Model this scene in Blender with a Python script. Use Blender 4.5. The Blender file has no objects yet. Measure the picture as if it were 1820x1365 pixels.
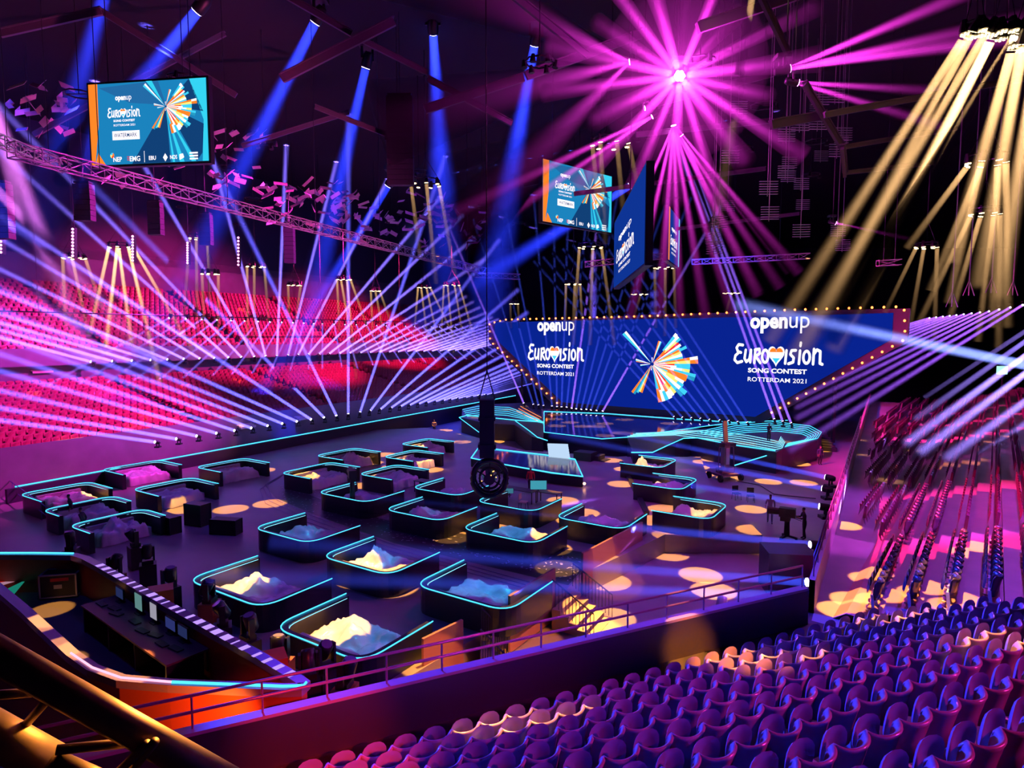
import bpy, bmesh, math, random
from mathutils import Vector, Quaternion, Matrix, noise
random.seed(7)
sc = bpy.context.scene
COL = sc.collection
R = math.radians
# ------------------------------------------------------------------ camera, world, exposure
H = 11.5; F = 1120.0; PITCH = math.atan((682.5-594)/F)
cam = bpy.data.cameras.new('camera'); cam_o = bpy.data.objects.new('camera', cam); COL.objects.link(cam_o)
cam_o.location = (0, 0, H); cam_o.rotation_euler = (math.pi/2-PITCH, 0, 0)
cam.sensor_width = 36; cam.lens = 36*F/1820; cam.clip_end = 500
sc.camera = cam_o
w = bpy.data.worlds.new('world'); sc.world = w; w.use_nodes = True
w.node_tree.nodes['Background'].inputs[0].default_value = (.10, .04, .55, 1)
w.node_tree.nodes['Background'].inputs[1].default_value = .012
sc.view_settings.view_transform = 'Standard'; sc.view_settings.look = 'None'
sc.view_settings.gamma = 1; sc.view_settings.use_curve_mapping = False
sc.view_settings.exposure = 0.35
cy = sc.cycles
cy.max_bounces = 4; cy.diffuse_bounces = 1; cy.glossy_bounces = 2; cy.transmission_bounces = 2
cy.volume_bounces = 0; cy.transparent_max_bounces = 96; cy.use_light_tree = True; cy.use_adaptive_sampling = True; cy.adaptive_threshold = .08; cy.light_sampling_threshold = .02
cy.sample_clamp_indirect = 3; cy.sample_clamp_direct = 0
cy.caustics_reflective = False; cy.caustics_refractive = False

def wash(name, loc, target, col, power, size_deg, soft=.3, blend=.6, parent=None):
    l = bpy.data.lights.new(name, 'SPOT'); o = bpy.data.objects.new(name, l); COL.objects.link(o)
    o.location = loc; d = Vector(target)-Vector(loc)
    o.rotation_mode = 'QUATERNION'; o.rotation_quaternion = d.to_track_quat('-Z', 'Y')
    l.energy = power; l.color = col; l.spot_size = R(size_deg); l.spot_blend = blend; l.shadow_soft_size = soft
    return o
MAG = (1, .03, .55); PINK = (1, .05, .28); BLUE = (.03, .06, 1); GOLD = (1, .43, .06); VIO = (.42, .10, 1)
# washes, some added fill: magenta and blue on the stands, violet on the floor
wash('wash_light', (-8, 52, 25), (-46, 46, 6), (1, .03, .7), 80000, 66)
wash('wash_light', (-5, 75, 25), (-38, 80, 8), (1, .02, .36), 70000, 60)
wash('wash_light', (-2, 92, 25), (-26, 102, 8), (1, .02, .22), 42000, 60)
wash('wash_light', (-24, 66, 27), (-45, 50, 12), (.9, .04, .8), 22000, 70)
wash('wash_light', (3, 33, 13.5), (17, 22, 5), (1, .02, .18), 62000, 40, soft=.1)
wash('wash_light', (24, 30, 20), (11, 22, 4.5), (.35, .05, .9), 12000, 60)  # added violet fill for the dark walkway by the barrier
wash('wash_light', (17.5, 17, 8.5), (12, 25, 4.7), (.55, .06, .75), 4500, 58)  # added low lamp to lift the barrier's inner face
wash('wash_light', (12, 46, 16), (34, 50, 7), (1, .02, .35), 70000, 62)
wash('wash_light', (24, 8, 13), (10, 11, 4.6), (1, .03, .50), 13000, 34, soft=.25)
wash('wash_light', (24, 5, 15), (2, 7.5, 5), (1, .03, .45), 13000, 26, soft=.25)
wash('wash_light', (-16, 30, 17), (5.5, 10, 5), (.02, .04, 1), 130000, 36, soft=.3)
wash('wash_light', (3, 30, 24), (14, 32, 0), (.25, .06, 1), 3800, 70)
wash('wash_light', (8, 52, 25), (8, 50, 0), (.22, .05, 1), 8500, 80)
wash('wash_light', (-14, 34, 24), (-12, 32, 0), (.06, .05, 1), 3000, 80)
wash('wash_light', (-10, 14, 17), (-6, 19, 1), (.05, .06, 1), 700, 80)
wash('wash_light', (15, 60, 24), (28, 66, 0), (.05, .05, 1), 16000, 80)
wash('wash_light', (-30, 30, 22), (-50, 50, 18), (.03, .05, 1), 20000, 100)
wash('wash_light', (0, 58, 10), (0, 75, 27), (.15, .02, .8), 4000, 130)
wash('wash_light', (22, 40, 10), (28, 45, 26), (.6, .02, .6), 4000, 130)

# ------------------------------------------------------------------ helpers
def ray(px, py):
    v = Vector((px-910, 0, 0)); c, s = math.cos(PITCH), math.sin(PITCH)
    a = (px-910)/F; u = (682.5-py)/F
    return Vector((a, c+u*s, -s+u*c))
CAMP = Vector((0, 0, H))
def P(px, py, z):
    r = ray(px, py); return CAMP+r*((z-H)/r.z)
def Pd(px, py, d):
    r = ray(px, py); return CAMP+r*(d/r.y)
def Pp(px, py, p0, n):
    r = ray(px, py); n = Vector(n); return CAMP+r*((Vector(p0)-CAMP).dot(n)/r.dot(n))
def ad(deg): return Vector((math.sin(R(deg)), math.cos(R(deg)), 0))
U = ad(33); V = ad(33-90)
Z = Vector((0, 0, 1))
ORD = ('first second third fourth fifth sixth seventh eighth ninth tenth eleventh twelfth thirteenth fourteenth fifteenth sixteenth '
       'seventeenth eighteenth nineteenth').split()
TENS = {20: 'twent', 30: 'thirt', 40: 'fort', 50: 'fift', 60: 'sixt'}
def nth(n):
    if n < 20: return ORD[n-1]
    t, r = n//10*10, n % 10
    return TENS[t]+('ieth' if r == 0 else 'y-'+ORD[r-1])

MC = {}
def mat(name, col=(.1, .1, .1), rough=.5, metal=0, emit=None, es=0, spec=.5, noise_amt=0, noise_scale=4, alpha=1, bump=0):
    if name in MC: return MC[name]
    m = bpy.data.materials.new(name); m.use_nodes = True; nt = m.node_tree; b = nt.nodes['Principled BSDF']
    b.inputs['Base Color'].default_value = (*col, 1); b.inputs['Roughness'].default_value = rough
    b.inputs['Metallic'].default_value = metal; b.inputs['Specular IOR Level'].default_value = spec
    if emit: b.inputs['Emission Color'].default_value = (*emit, 1); b.inputs['Emission Strength'].default_value = es
    if alpha < 1: b.inputs['Alpha'].default_value = alpha
    if noise_amt or bump:
        tc = nt.nodes.new('ShaderNodeTexCoord'); nz = nt.nodes.new('ShaderNodeTexNoise'); nz.inputs['Scale'].default_value = noise_scale
        nz.inputs['Detail'].default_value = 3
        nt.links.new(tc.outputs['Object'], nz.inputs['Vector'])
        if noise_amt:
            mp = nt.nodes.new('ShaderNodeMapRange'); mp.inputs[3].default_value = 1-noise_amt; mp.inputs[4].default_value = 1+noise_amt
            mx = nt.nodes.new('ShaderNodeMix'); mx.data_type = 'RGBA'; mx.blend_type = 'MULTIPLY'; mx.inputs[0].default_value = 1
            mx.inputs[6].default_value = (*col, 1)
            nt.links.new(nz.outputs[0], mp.inputs[0]); nt.links.new(mp.outputs[0], mx.inputs[7]); nt.links.new(mx.outputs[2], b.inputs['Base Color'])
        if bump:
            bp = nt.nodes.new('ShaderNodeBump'); bp.inputs['Strength'].default_value = bump; bp.inputs['Distance'].default_value = .02
            nt.links.new(nz.outputs[0], bp.inputs['Height']); nt.links.new(bp.outputs[0], b.inputs['Normal'])
    MC[name] = m; return m
def emi(name, col, s):
    if name in MC: return MC[name]
    m = bpy.data.materials.new(name); m.use_nodes = True; nt = m.node_tree; nt.nodes.clear()
    o = nt.nodes.new('ShaderNodeOutputMaterial'); e = nt.nodes.new('ShaderNodeEmission')
    e.inputs[0].default_value = (*col, 1); e.inputs[1].default_value = s; nt.links.new(e.outputs[0], o.inputs[0])
    m.cycles.emission_sampling = 'NONE' if s < 0 else 'AUTO'
    MC[name] = m; return m
def glow(name, col, s):       # small emitters, seen but too weak to be worth sampling as lamps
    m = emi(name, col, s); m.cycles.emission_sampling = 'NONE'; return m
def haze(d):
    k = 'haze_%g' % d
    if k in MC: return MC[k]
    m = bpy.data.materials.new(k); m.use_nodes = True; nt = m.node_tree; nt.nodes.clear()
    o = nt.nodes.new('ShaderNodeOutputMaterial'); v = nt.nodes.new('ShaderNodeVolumeScatter')
    v.inputs['Density'].default_value = d; v.inputs['Color'].default_value = (1, 1, 1, 1)
    nt.links.new(v.outputs[0], o.inputs['Volume']); MC[k] = m; return m

def tag(o, label=None, cat=None, group=None, kind=None):
    if label: o['label'] = label
    if cat: o['category'] = cat
    if group: o['group'] = group
    if kind: o['kind'] = kind
    elif cat: o['kind'] = 'thing'
    return o
def thing(name, label, cat, loc=(0, 0, 0), group=None, rotz=0):
    o = bpy.data.objects.new(name, None); COL.objects.link(o); o.location = loc; o.rotation_euler = (0, 0, rotz)
    o.empty_display_size = .2
    return tag(o, label, cat, group)

class MB:
    def __init__(s): s.v = []; s.f = []; s.m = []; s.mats = []
    def mi(s, m):
        if m is None: return 0
        if m not in s.mats: s.mats.append(m)
        return s.mats.index(m)
    def add(s, vs, fs, m=None):
        b = len(s.v); s.v += [tuple(x) for x in vs]; k = s.mi(m)
        for f in fs: s.f.append([b+i for i in f]); s.m.append(k)
    def box(s, c, size, rot=0, m=None):
        c = Vector(c); x, y, z = [q/2 for q in size]; ca, sa = math.cos(rot), math.sin(rot)
        vs = [c+Vector((i*x*ca-j*y*sa, i*x*sa+j*y*ca, k*z)) for i in (-1, 1) for j in (-1, 1) for k in (-1, 1)]
        s.add(vs, [(0, 1, 3, 2), (4, 6, 7, 5), (0, 4, 5, 1), (2, 3, 7, 6), (0, 2, 6, 4), (1, 5, 7, 3)], m)
    def obox(s, p0, p1, w, h, m=None, up=Z):      # bar from p0 to p1, w wide, h high
        p0, p1 = Vector(p0), Vector(p1); d = (p1-p0).normalized(); sd = d.cross(up)
        if sd.length < 1e-4: sd = d.cross(Vector((1, 0, 0)))
        sd.normalize(); u = sd.cross(d)
        vs = [p+sd*i*w/2+u*k*h/2 for p in (p0, p1) for i in (-1, 1) for k in (-1, 1)]
        s.add(vs, [(0, 1, 3, 2), (4, 6, 7, 5), (0, 4, 5, 1), (2, 3, 7, 6), (0, 2, 6, 4), (1, 5, 7, 3)], m)
    def tube(s, pts, r, n=6, m=None, closed=False, caps=True):
        pts = [Vector(p) for p in pts]; N = len(pts); vs = []; fs = []
        for i, p in enumerate(pts):
            a = pts[(i-1) % N] if (i > 0 or closed) else pts[i]; b = pts[(i+1) % N] if (i < N-1 or closed) else pts[i]
            d = (b-a).normalized(); sd = d.cross(Z)
            if sd.length < 1e-3: sd = Vector((1, 0, 0))
            sd.normalize(); u = sd.cross(d); rr = r[i] if isinstance(r, (list, tuple)) else r
            for k in range(n):
                t = 2*math.pi*k/n; vs.append(p+(sd*math.cos(t)+u*math.sin(t))*rr)
        for i in range(N if closed else N-1):
            j = (i+1) % N
            for k in range(n): fs.append((i*n+k, i*n+(k+1) % n, j*n+(k+1) % n, j*n+k))
        if caps and not closed: fs += [tuple(range(n))[::-1], tuple((N-1)*n+k for k in range(n))]
        s.add(vs, fs, m)
    def cyl(s, c, r, h, n=12, m=None, r2=None):
        c = Vector(c); s.tube([c, c+Vector((0, 0, h))], [r, r if r2 is None else r2], n, m)
    def prism(s, pts, z0, z1, m=None, mtop=None):
        n = len(pts); vs = [(p[0], p[1], z0) for p in pts]+[(p[0], p[1], z1) for p in pts]
        s.add(vs, [(i, (i+1) % n, n+(i+1) % n, n+i) for i in range(n)]+[tuple(range(n))[::-1]], m)
        s.add(vs[n:], [tuple(range(n))], mtop or m)
    def sphere(s, c, r, n=8, m=None, sc_=(1, 1, 1)):
        c = Vector(c); vs = []; fs = []; k = max(4, n//2+1)
        for i in range(k+1):
            t = math.pi*i/k
            for j in range(n):
                p = 2*math.pi*j/n; vs.append(c+Vector((math.sin(t)*math.cos(p)*r*sc_[0], math.sin(t)*math.sin(p)*r*sc_[1], math.cos(t)*r*sc_[2])))
        for i in range(k):
            for j in range(n): fs.append((i*n+j, (i+1)*n+j, (i+1)*n+(j+1) % n, i*n+(j+1) % n))
        s.add(vs, fs, m)
    def build(s, name, m=None, parent=None, smooth=False, local=True):
        me = bpy.data.meshes.new(name)
        off = Vector((0, 0, 0))
        if parent is None and s.v:
            xs = [v[0] for v in s.v]; ys = [v[1] for v in s.v]; zs = [v[2] for v in s.v]
            off = Vector(((min(xs)+max(xs))/2, (min(ys)+max(ys))/2, min(zs)))
        me.from_pydata([Vector(v)-off for v in s.v], [], s.f)
        ms = s.mats if s.mats else [m]
        for q in ms: me.materials.append(q)
        if s.mats and len(s.mats) > 1: me.polygons.foreach_set('material_index', s.m)
        if smooth: me.polygons.foreach_set('use_smooth', [True]*len(me.polygons))
        me.validate(); me.update()
        o = bpy.data.objects.new(name, me); COL.objects.link(o); o.location = off
        if parent is not None: o.parent = parent
        return o
def WB(parent):              # a builder whose points are given in world space for a child of an unrotated parent
    b = MB(); b.parent_off = Vector(parent.location); return b
def wbuild(b, name, m, parent, smooth=False):
    off = b.parent_off; b.v = [tuple(Vector(v)-off) for v in b.v]; return b.build(name, m, parent, smooth)
def copy_thing(root, loc, rotz=None, label=None, group=None):
    r = root.copy(); COL.objects.link(r); r.location = loc
    if rotz is not None: r.rotation_euler = (0, 0, rotz)
    if label: r['label'] = label
    if group: r['group'] = group
    for ch in root.children:
        c = ch.copy(); COL.objects.link(c); c.parent = r
        for g in ch.children:
            d = g.copy(); COL.objects.link(d); d.parent = c
    return r
def struct(b, name, m=None, smooth=False): return tag(b.build(name, m, None, smooth), kind='structure')

BLACK = mat('black_paint', (.012, .012, .016), .45)
DARKMET = mat('dark_metal', (.05, .05, .06), .35, .7)
STEEL = mat('galvanised_steel', (.45, .43, .45), .4, .6)
LENSB = glow('blue_lens', (.75, .65, 1), 9)
LENSG = glow('warm_lens', (1, .72, .3), 7)
LENSM = glow('magenta_lens', (1, .25, 1), 14)

NSETS = 46; HAZE = []; BEAM_N = [0]      # each beam's haze is lit by its own lamp's share of the rig only
def add_beam(parent, a, b, r0, half, col, power, dens, L=None, light=True, n=12, fade=.45, start=0, set_=None):
    """a lamp's own light with the haze it shines through; a, b in world space, parent unrotated"""
    a = Vector(a); b = Vector(b); d = (b-a); L = L or d.length; d.normalize(); q = d.to_track_quat('-Z', 'Y')
    Lr = L; L = L*(1+.5*min(1, fade)); dens = max(dens, round(fade*2.9/L, 3))
    off = Vector(parent.location)
    t = math.tan(R(half)); vs = []
    K = 2
    for s_ in (.12+start, L):
        r = r0+s_*t
        for i in range(n): vs.append((r*math.cos(i/n*6.28319), r*math.sin(i/n*6.28319), -s_))
    fs = [(i, n+i, n+(i+1) % n, (i+1) % n) for i in range(n)]+[tuple(range(n)), tuple(range(n, 2*n))[::-1]]
    me = bpy.data.meshes.new('light_beam'); me.from_pydata(vs, [], fs); me.materials.append(haze(dens))
    o = bpy.data.objects.new('light_beam', me); COL.objects.link(o); o.parent = parent; o.location = a-off
    o.rotation_mode = 'QUATERNION'; o.rotation_quaternion = q
    k_ = BEAM_N[0] % NSETS if set_ is None else set_; BEAM_N[0] += 1; HAZE.append((o, k_))
    if light:
        l = bpy.data.lights.new('lamp_light', 'AREA'); l.shape = 'DISK'; l.size = 2*r0; l.spread = max(R(2*half), .012)
        rr_ = r0+Lr/3*t; l.energy = power*19.7*rr_/dens*math.exp(dens*Lr/3); l.color = col     # power = wanted brightness of the lit haze
        lo = bpy.data.objects.new('lamp_light', l); COL.objects.link(lo); lo.parent = parent; lo.location = a-off+d*(.1+start); lo['beam_set'] = k_
        lo.rotation_mode = 'QUATERNION'; lo.rotation_quaternion = q
    return o
def lamp_body(parent, a, d, r, lens_m, body_m=None, base_to=None):
    """yoke, head and lens of a moving head lamp at world point a shining along d"""
    body_m = body_m or BLACK; d = Vector(d).normalized(); a = Vector(a)
    b = WB(parent); b.tube([a-d*r*3.2, a-d*r*2.4, a-d*.4*r, a+d*.02], [r*.75, r*1.12, r*1.15, r*1.05], 8); head = wbuild(b, 'lamp_head', body_m, parent, True)
    b = WB(parent); b.tube([a+d*.03, a+d*.05], [r*.92, r*.92], 8); wbuild(b, 'lens', lens_m, head)
    b = WB(parent); c = a-d*r*1.6; dn = -1 if base_to != 'up' else 1
    sd = d.cross(Z); sd = sd.normalized() if sd.length > .05 else Vector((1, 0, 0))
    b.obox(c+sd*r*1.35, c+sd*r*1.35+Z*dn*r*2.6, r*.4, r*.5); b.obox(c-sd*r*1.35, c-sd*r*1.35+Z*dn*r*2.6, r*.4, r*.5)
    b.box(c+Z*dn*r*2.9, (r*3.2, r*3.0, r*.9)); wbuild(b, 'yoke', body_m, parent)

def text_polys(body, bold=0.0, size=1.0):
    cu = bpy.data.curves.new('t', 'FONT'); cu.body = body; cu.size = size; cu.align_x = 'CENTER'; cu.align_y = 'CENTER'; cu.offset = bold
    cu.resolution_u = 3
    o = bpy.data.objects.new('t', cu); COL.objects.link(o)
    dg = bpy.context.evaluated_depsgraph_get(); dg.update(); me = bpy.data.meshes.new_from_object(o.evaluated_get(dg))
    vs = [(v.co.x, v.co.y) for v in me.vertices]; fs = [tuple(p.vertices) for p in me.polygons]
    bpy.data.objects.remove(o); bpy.data.curves.remove(cu); bpy.data.meshes.remove(me)
    return vs, fs
# ------------------------------------------------------------------ the room
b = MB(); b.box((10, 60, -.3), (260, 220, .6)); FLOOR = struct(b, 'floor', mat('arena_floor', (.30, .26, .27), .38, noise_amt=.35, noise_scale=.35, spec=.4))
b = MB(); b.box((10, 60, 34.3), (260, 220, .6)); struct(b, 'ceiling', mat('roof_deck', (.015, .012, .02), .9))
for nm, c, s_ in (('wall_back', (10, 168, 17), (260, .6, 35)), ('wall_left', (-118, 60, 17), (.6, 220, 35)), ('wall_right', (138, 60, 17), (.6, 220, 35))):
    b = MB(); b.box(c, s_); struct(b, nm, mat('wall_dark', (.03, .025, .045), .9))

# left grandstand: a stepped profile run along the long side of the hall
L0 = Vector((-30.9, 39.3, 0)); uL = Vector((.473, .881, 0)).normalized(); nL = Vector((-uL.y, uL.x, 0))
def LP(u, s, z): return L0+uL*u+nL*s+Z*z
R0 = Vector((7.9, 16.3, 0)); uR = Vector((.512, .859, 0)).normalized(); nR = Vector((uR.y, -uR.x, 0))
def RP(u, s, z): return R0+uR*u+nR*s+Z*z
uR2 = ad(37.5); nR2 = Vector((uR2.y, -uR2.x, 0))
def RQ(u, s, z): return R0+uR2*u+nR2*s+Z*z
def extrude_profile(prof, fn, u0, u1, b, m=None):
    n = len(prof); vs = [fn(u0, s, z) for s, z in prof]+[fn(u1, s, z) for s, z in prof]
    b.add(vs, [(i, i+1, n+i+1, n+i) for i in range(n-1)], m)
concrete = mat('stand_concrete', (.16, .13, .17), .6, noise_amt=.3, noise_scale=.7)
dark_clad = mat('dark_cladding', (.035, .03, .06), .5)
ROWSL = [(2.6+i*.98, 3.5+.25*i) for i in range(14)]
ROWSU = [(16.2+i*.92, 9.7+.44*i) for i in range(16)]
prof = [(2, 0), (2, 4.2), (2.1, 4.2), (2.1, 3.5)]
for s, z in ROWSL: prof += [(s-.5, z), (s+.48, z)]
prof += [(16, 7.2), (16, 9)]
b = MB(); extrude_profile(prof, LP, -30, 100, b); struct(b, 'wall_left_lower_stand', concrete)
prof = [(16.0, 8.8), (14.9, 8.8), (14.9, 10.3), (15.1, 10.3), (15.1, 9.5)]
for s, z in ROWSU: prof += [(s-.46, z), (s+.46, z)]
prof += [(31, 16.6), (31, 21)]
b = MB(); extrude_profile(prof, LP, -30, 105, b); struct(b, 'wall_left_upper_stand', dark_clad if False else concrete)
b = MB(); extrude_profile([(31, 20), (31, 34)], LP, -40, 110, b); struct(b, 'wall_left_back', dark_clad)
# edge wall of the arena floor with its long cyan light line
b = MB(); b.obox(LP(-1, 0, .95), LP(66.5, 0, .95), .25, 1.9); edge = tag(b.build('balustrade', dark_clad), 'long low dark wall with a cyan light line on its rim, left of the booths', 'balustrade')
off = Vector(edge.location); b = MB(); b.tube([LP(-.5, 0, 1.97)-off, LP(66.5, 0, 1.97)-off], .045, 6)
CY = glow('cyan_led', (.05, .50, .85), 2.0); CYW = glow('pale_cyan_led', (.20, .65, .9), 1.6)
b.build('led_strip', CY, edge)
# right stand
ROWSR = [(1.3+.8*k, 4.3+.24*k) for k in range(17)]
b = MB(); extrude_profile([(0, 0), (0, 5.0), (.15, 5.0), (.15, 4.1)], RP, 0, 62, b)
b.add([RP(-.5, .14, 4.1), RP(62, .14, 4.1), RQ(62, 1, 4.1), RQ(-.5, 1, 4.1)], [(3, 2, 1, 0)]); struct(b, 'wall_right_barrier', mat('walkway_grey', (.42, .30, .34), .42, noise_amt=.25, noise_scale=.8))
prof = [(.6, 4.1)]
for s, z in ROWSR: prof += [(s-.4, z), (s+.4, z)]
prof += [(15, 8.4), (15, 10.6)]
b = MB(); extrude_profile(prof, RQ, 0, 70, b); struct(b, 'wall_right_lower_stand', mat('stand_red_light_tint', (.50, .22, .26), .5, noise_amt=.25, noise_scale=.8))  # grey treads with red light mixed into the colour
ROWSR2 = [(15.5+.9*k, 11.2+.44*k) for k in range(10)]
prof = [(15.2, 10.0), (14.2, 10.0), (14.2, 11.6), (14.4, 11.6), (14.4, 11.0)]
for s, z in ROWSR2: prof += [(s-.45, z), (s+.45, z)]
b = MB(); extrude_profile(prof, RQ, -6, 90, b); struct(b, 'wall_right_upper_stand', concrete)
b = MB(); extrude_profile([(24.2, 14), (24.2, 34)], RQ, -10, 100, b); struct(b, 'wall_right_back', dark_clad)

# near corner stand (fitted grid of seats)
TH = R(65.4); uC = Vector((math.sin(TH), math.cos(TH), 0)); nC = Vector((math.cos(TH), -math.sin(TH), 0))   # nC points back up the stand
C0 = Vector((-2.64, 9.39, H-6.605-.80))
def CP(w, q, z): return Vector((C0.x, C0.y, 0))+uC*w+nC*q+Z*z
ZC = C0.z
prof = [(-1.55, 0), (-1.55, 5.0), (-1.40, 5.0), (-1.40, ZC)]
for k in range(9): prof += [(-.45+.9*k, ZC+.411*k), (.45+.9*k, ZC+.411*k)]
b = MB(); extrude_profile(prof[3:], CP, -16, 13.3, b); bw = MB(); extrude_profile(prof[:4], CP, -16, (P(1453, 1055, 5.0)-Vector((C0.x, C0.y, 0))).dot(uC), bw); struct(bw, 'wall_near_barrier', mat('barrier_paint', (.030, .022, .035), .45))
b.add([RP(-6, 0, 4.09), RP(.6, 0, 4.09), RP(.6, 16, 4.09), RP(-6, 16, 4.09)], [(0, 1, 2, 3)])
struct(b, 'wall_near_stand', mat('stand_dark', (.05, .035, .05), .5))
# barrier ledge lit along its lip
def PTL(t): return CP(t, -1.5, 5.02)
wt = (P(1450, 1055, 5.0)-Vector((C0.x, C0.y, 0))).dot(uC)
b = MB(); b.obox(CP(-16, -1.48, 5.03), CP(wt, -1.48, 5.03), .22, .06, mat('ledge_paint', (.30, .18, .26), .3))
struct(b, 'trim_1')

# ------------------------------------------------------------------ LED screens and their pictures
class Board:
    def __init__(s, o, ex, ey, W, Hh):
        s.o = Vector(o); s.ex = Vector(ex).normalized(); s.ey = Vector(ey).normalized(); s.n = s.ex.cross(s.ey).normalized(); s.W = W; s.H = Hh; s.b = MB(); s.dz = .02
    def at(s, x, y, l=0): return s.o+s.ex*x+s.ey*y+s.n*(s.dz*l)
    def poly(s, pts, m, l=1): s.b.add([s.at(x, y, l) for x, y in pts], [tuple(range(len(pts)))], m)
    def rect(s, x, y, w_, h_, m, l=1): s.poly([(x-w_/2, y-h_/2), (x+w_/2, y-h_/2), (x+w_/2, y+h_/2), (x-w_/2, y+h_/2)], m, l)
    def text(s, body, x, y, w_, h_, m, l=2, bold=0):
        vs, fs = text_polys(body, bold); xs = [v[0] for v in vs]; ys = [v[1] for v in vs]
        kx = w_/(max(xs)-min(xs)); ky = h_/(max(ys)-min(ys)); mx = (max(xs)+min(xs))/2; my = (max(ys)+min(ys))/2
        s.b.add([s.at(x+(a-mx)*kx, y+(c-my)*ky, l) for a, c in vs], fs, m)
    def stroke(s, pts, wd, T, m, l=2):
        for i in range(len(pts)):
            a = pts[i]
            ang = [k*math.pi/4 for k in range(8)]
            s.poly([T(a[0]+wd/2*math.cos(t), a[1]+wd/2*math.sin(t)) for t in ang], m, l)
            if i+1 < len(pts):
                c = pts[i+1]; dx, dy = c[0]-a[0], c[1]-a[1]; L = math.hypot(dx, dy) or 1; nx, ny = -dy/L*wd/2, dx/L*wd/2
                s.poly([T(a[0]+nx, a[1]+ny), T(a[0]-nx, a[1]-ny), T(c[0]-nx, c[1]-ny), T(c[0]+nx, c[1]+ny)], m, l)
WH = emi('screen_white', (1, .93, 1), 1.0); ORA = emi('screen_orange', (1, .22, .02), .9); CYA = emi('screen_cyan', (.05, .60, .85), .9)
YEL = emi('screen_yellow', (1, .75, .18), .95); RED = emi('screen_red', (.85, .03, .02), .9); TEA = emi('screen_teal', (.02, .33, .55), .8)
for q in (WH, ORA, CYA, YEL, RED, TEA): q.cycles.emission_sampling = 'NONE'
CC = dict(w=WH, o=ORA, c=CYA, y=YEL, r=RED, t=TEA)
def arc(cx, cy_, rx, ry, a0, a1, n=14): return [(cx+rx*math.cos(R(a0+(a1-a0)*i/n)), cy_+ry*math.sin(R(a0+(a1-a0)*i/n))) for i in range(n+1)]
LETTERS = [[(1.05, 1.75), (.55, 1.8), (.32, 1.5), (.5, 1.12), (.85, 1.05)], [(.6, 1.05), (.2, .75), (.12, .35), (.45, .08), (1.0, .22)],
           [(1.4, 1.3), (1.28, .5), (1.5, .18), (1.85, .45), (2.0, 1.3)], [(2.0, 1.3), (1.95, .15)],
           [(2.5, 1.35), (2.42, .1)], [(2.45, 1.32), (2.95, 1.4), (3.02, 1.0), (2.55, .72), (3.1, .12)],
           arc(3.62, .74, .34, .58, 60, 420), [(5.95, 1.3), (5.85, .12)], [(6.95, 1.32), (6.5, 1.3), (6.38, .95), (6.75, .65), (6.7, .25), (6.2, .1)],
           [(7.4, 1.3), (7.32, .12)], [(7.45, 2.0), (7.42, 1.72)], arc(8.1, .72, .34, .55, 80, 440), [(8.85, 1.45), (8.8, .12)], [(8.82, .95), (9.15, 1.4), (9.5, 1.25), (9.5, .2), (9.75, .12)]]
def heart(cx, cy_, s_):
    pts = []
    for i in range(28):
        t = 2*math.pi*i/28
        pts.append((cx+s_*16*math.sin(t)**3/17, cy_+s_*(13*math.cos(t)-5*math.cos(2*t)-2*math.cos(3*t)-math.cos(4*t))/15))
    return pts
def wordmark(bd, cx, cy_, w_, h_, small=True):
    kx = w_/9.8; ky = h_/2.0
    T = lambda x, y: (cx+(x-4.95)*kx, cy_+(y-.85)*ky)
    for st in LETTERS: bd.stroke(st, .27, T, WH)
    bd.poly([T(*p) for p in heart(4.85, .88, .98)], WH, 3)
    hp = heart(4.85, .90, .78)
    def clip(lo, hi):
        out = []
        for i in range(len(hp)):
            a, c = hp[i], hp[(i+1) % len(hp)]
            ys = [a[1], c[1]]
            if lo <= a[1] <= hi: out.append(a)
            for e in ((hi, lo) if a[1] > c[1] else (lo, hi)):
                if min(ys) < e < max(ys): t = (e-a[1])/(c[1]-a[1]); out.append((a[0]+(c[0]-a[0])*t, e))
        return out
    for lo, hi, m in ((1.13, 3, ORA), (-1, .58, CYA)):
        q = clip(lo, hi)
        if len(q) > 2:
            if hi == 3:      # two lobes: fill as fans from the band's lower edge
                for sgn in (-1, 1):
                    h = [p for p in q if (p[0]-4.85)*sgn >= -.02]
                    cxm = sum(p[0] for p in h)/len(h); h.sort(key=lambda p: math.atan2(p[1]-1.2, p[0]-cxm)); h += []
                    hh = [T(*p) for p in h]; inner = T(4.85, 1.13); inner2 = T(4.85, 1.42)
                    bd.poly(sorted(hh+[inner, inner2], key=lambda p: math.atan2(p[1]-T(0, 1.25)[1], p[0]-T(cxm, 0)[0])), m, 4)
            else: bd.poly([T(*p) for p in q], m, 4)
    if small:
        bd.text('SONG CONTEST', cx, cy_-h_*.72, w_*.66, h_*.22, WH, 2, .035)
        bd.text('ROTTERDAM 2021', cx, cy_-h_*1.14, w_*.66, h_*.20, WH, 2, .008)
def openup(bd, cx, cy_, w_, h_):
    bd.text('open', cx-w_*.17, cy_, w_*.64, h_, WH, 2, .04); bd.text('up', cx+w_*.34, cy_, w_*.33, h_, WH, 2, .0)
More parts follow.
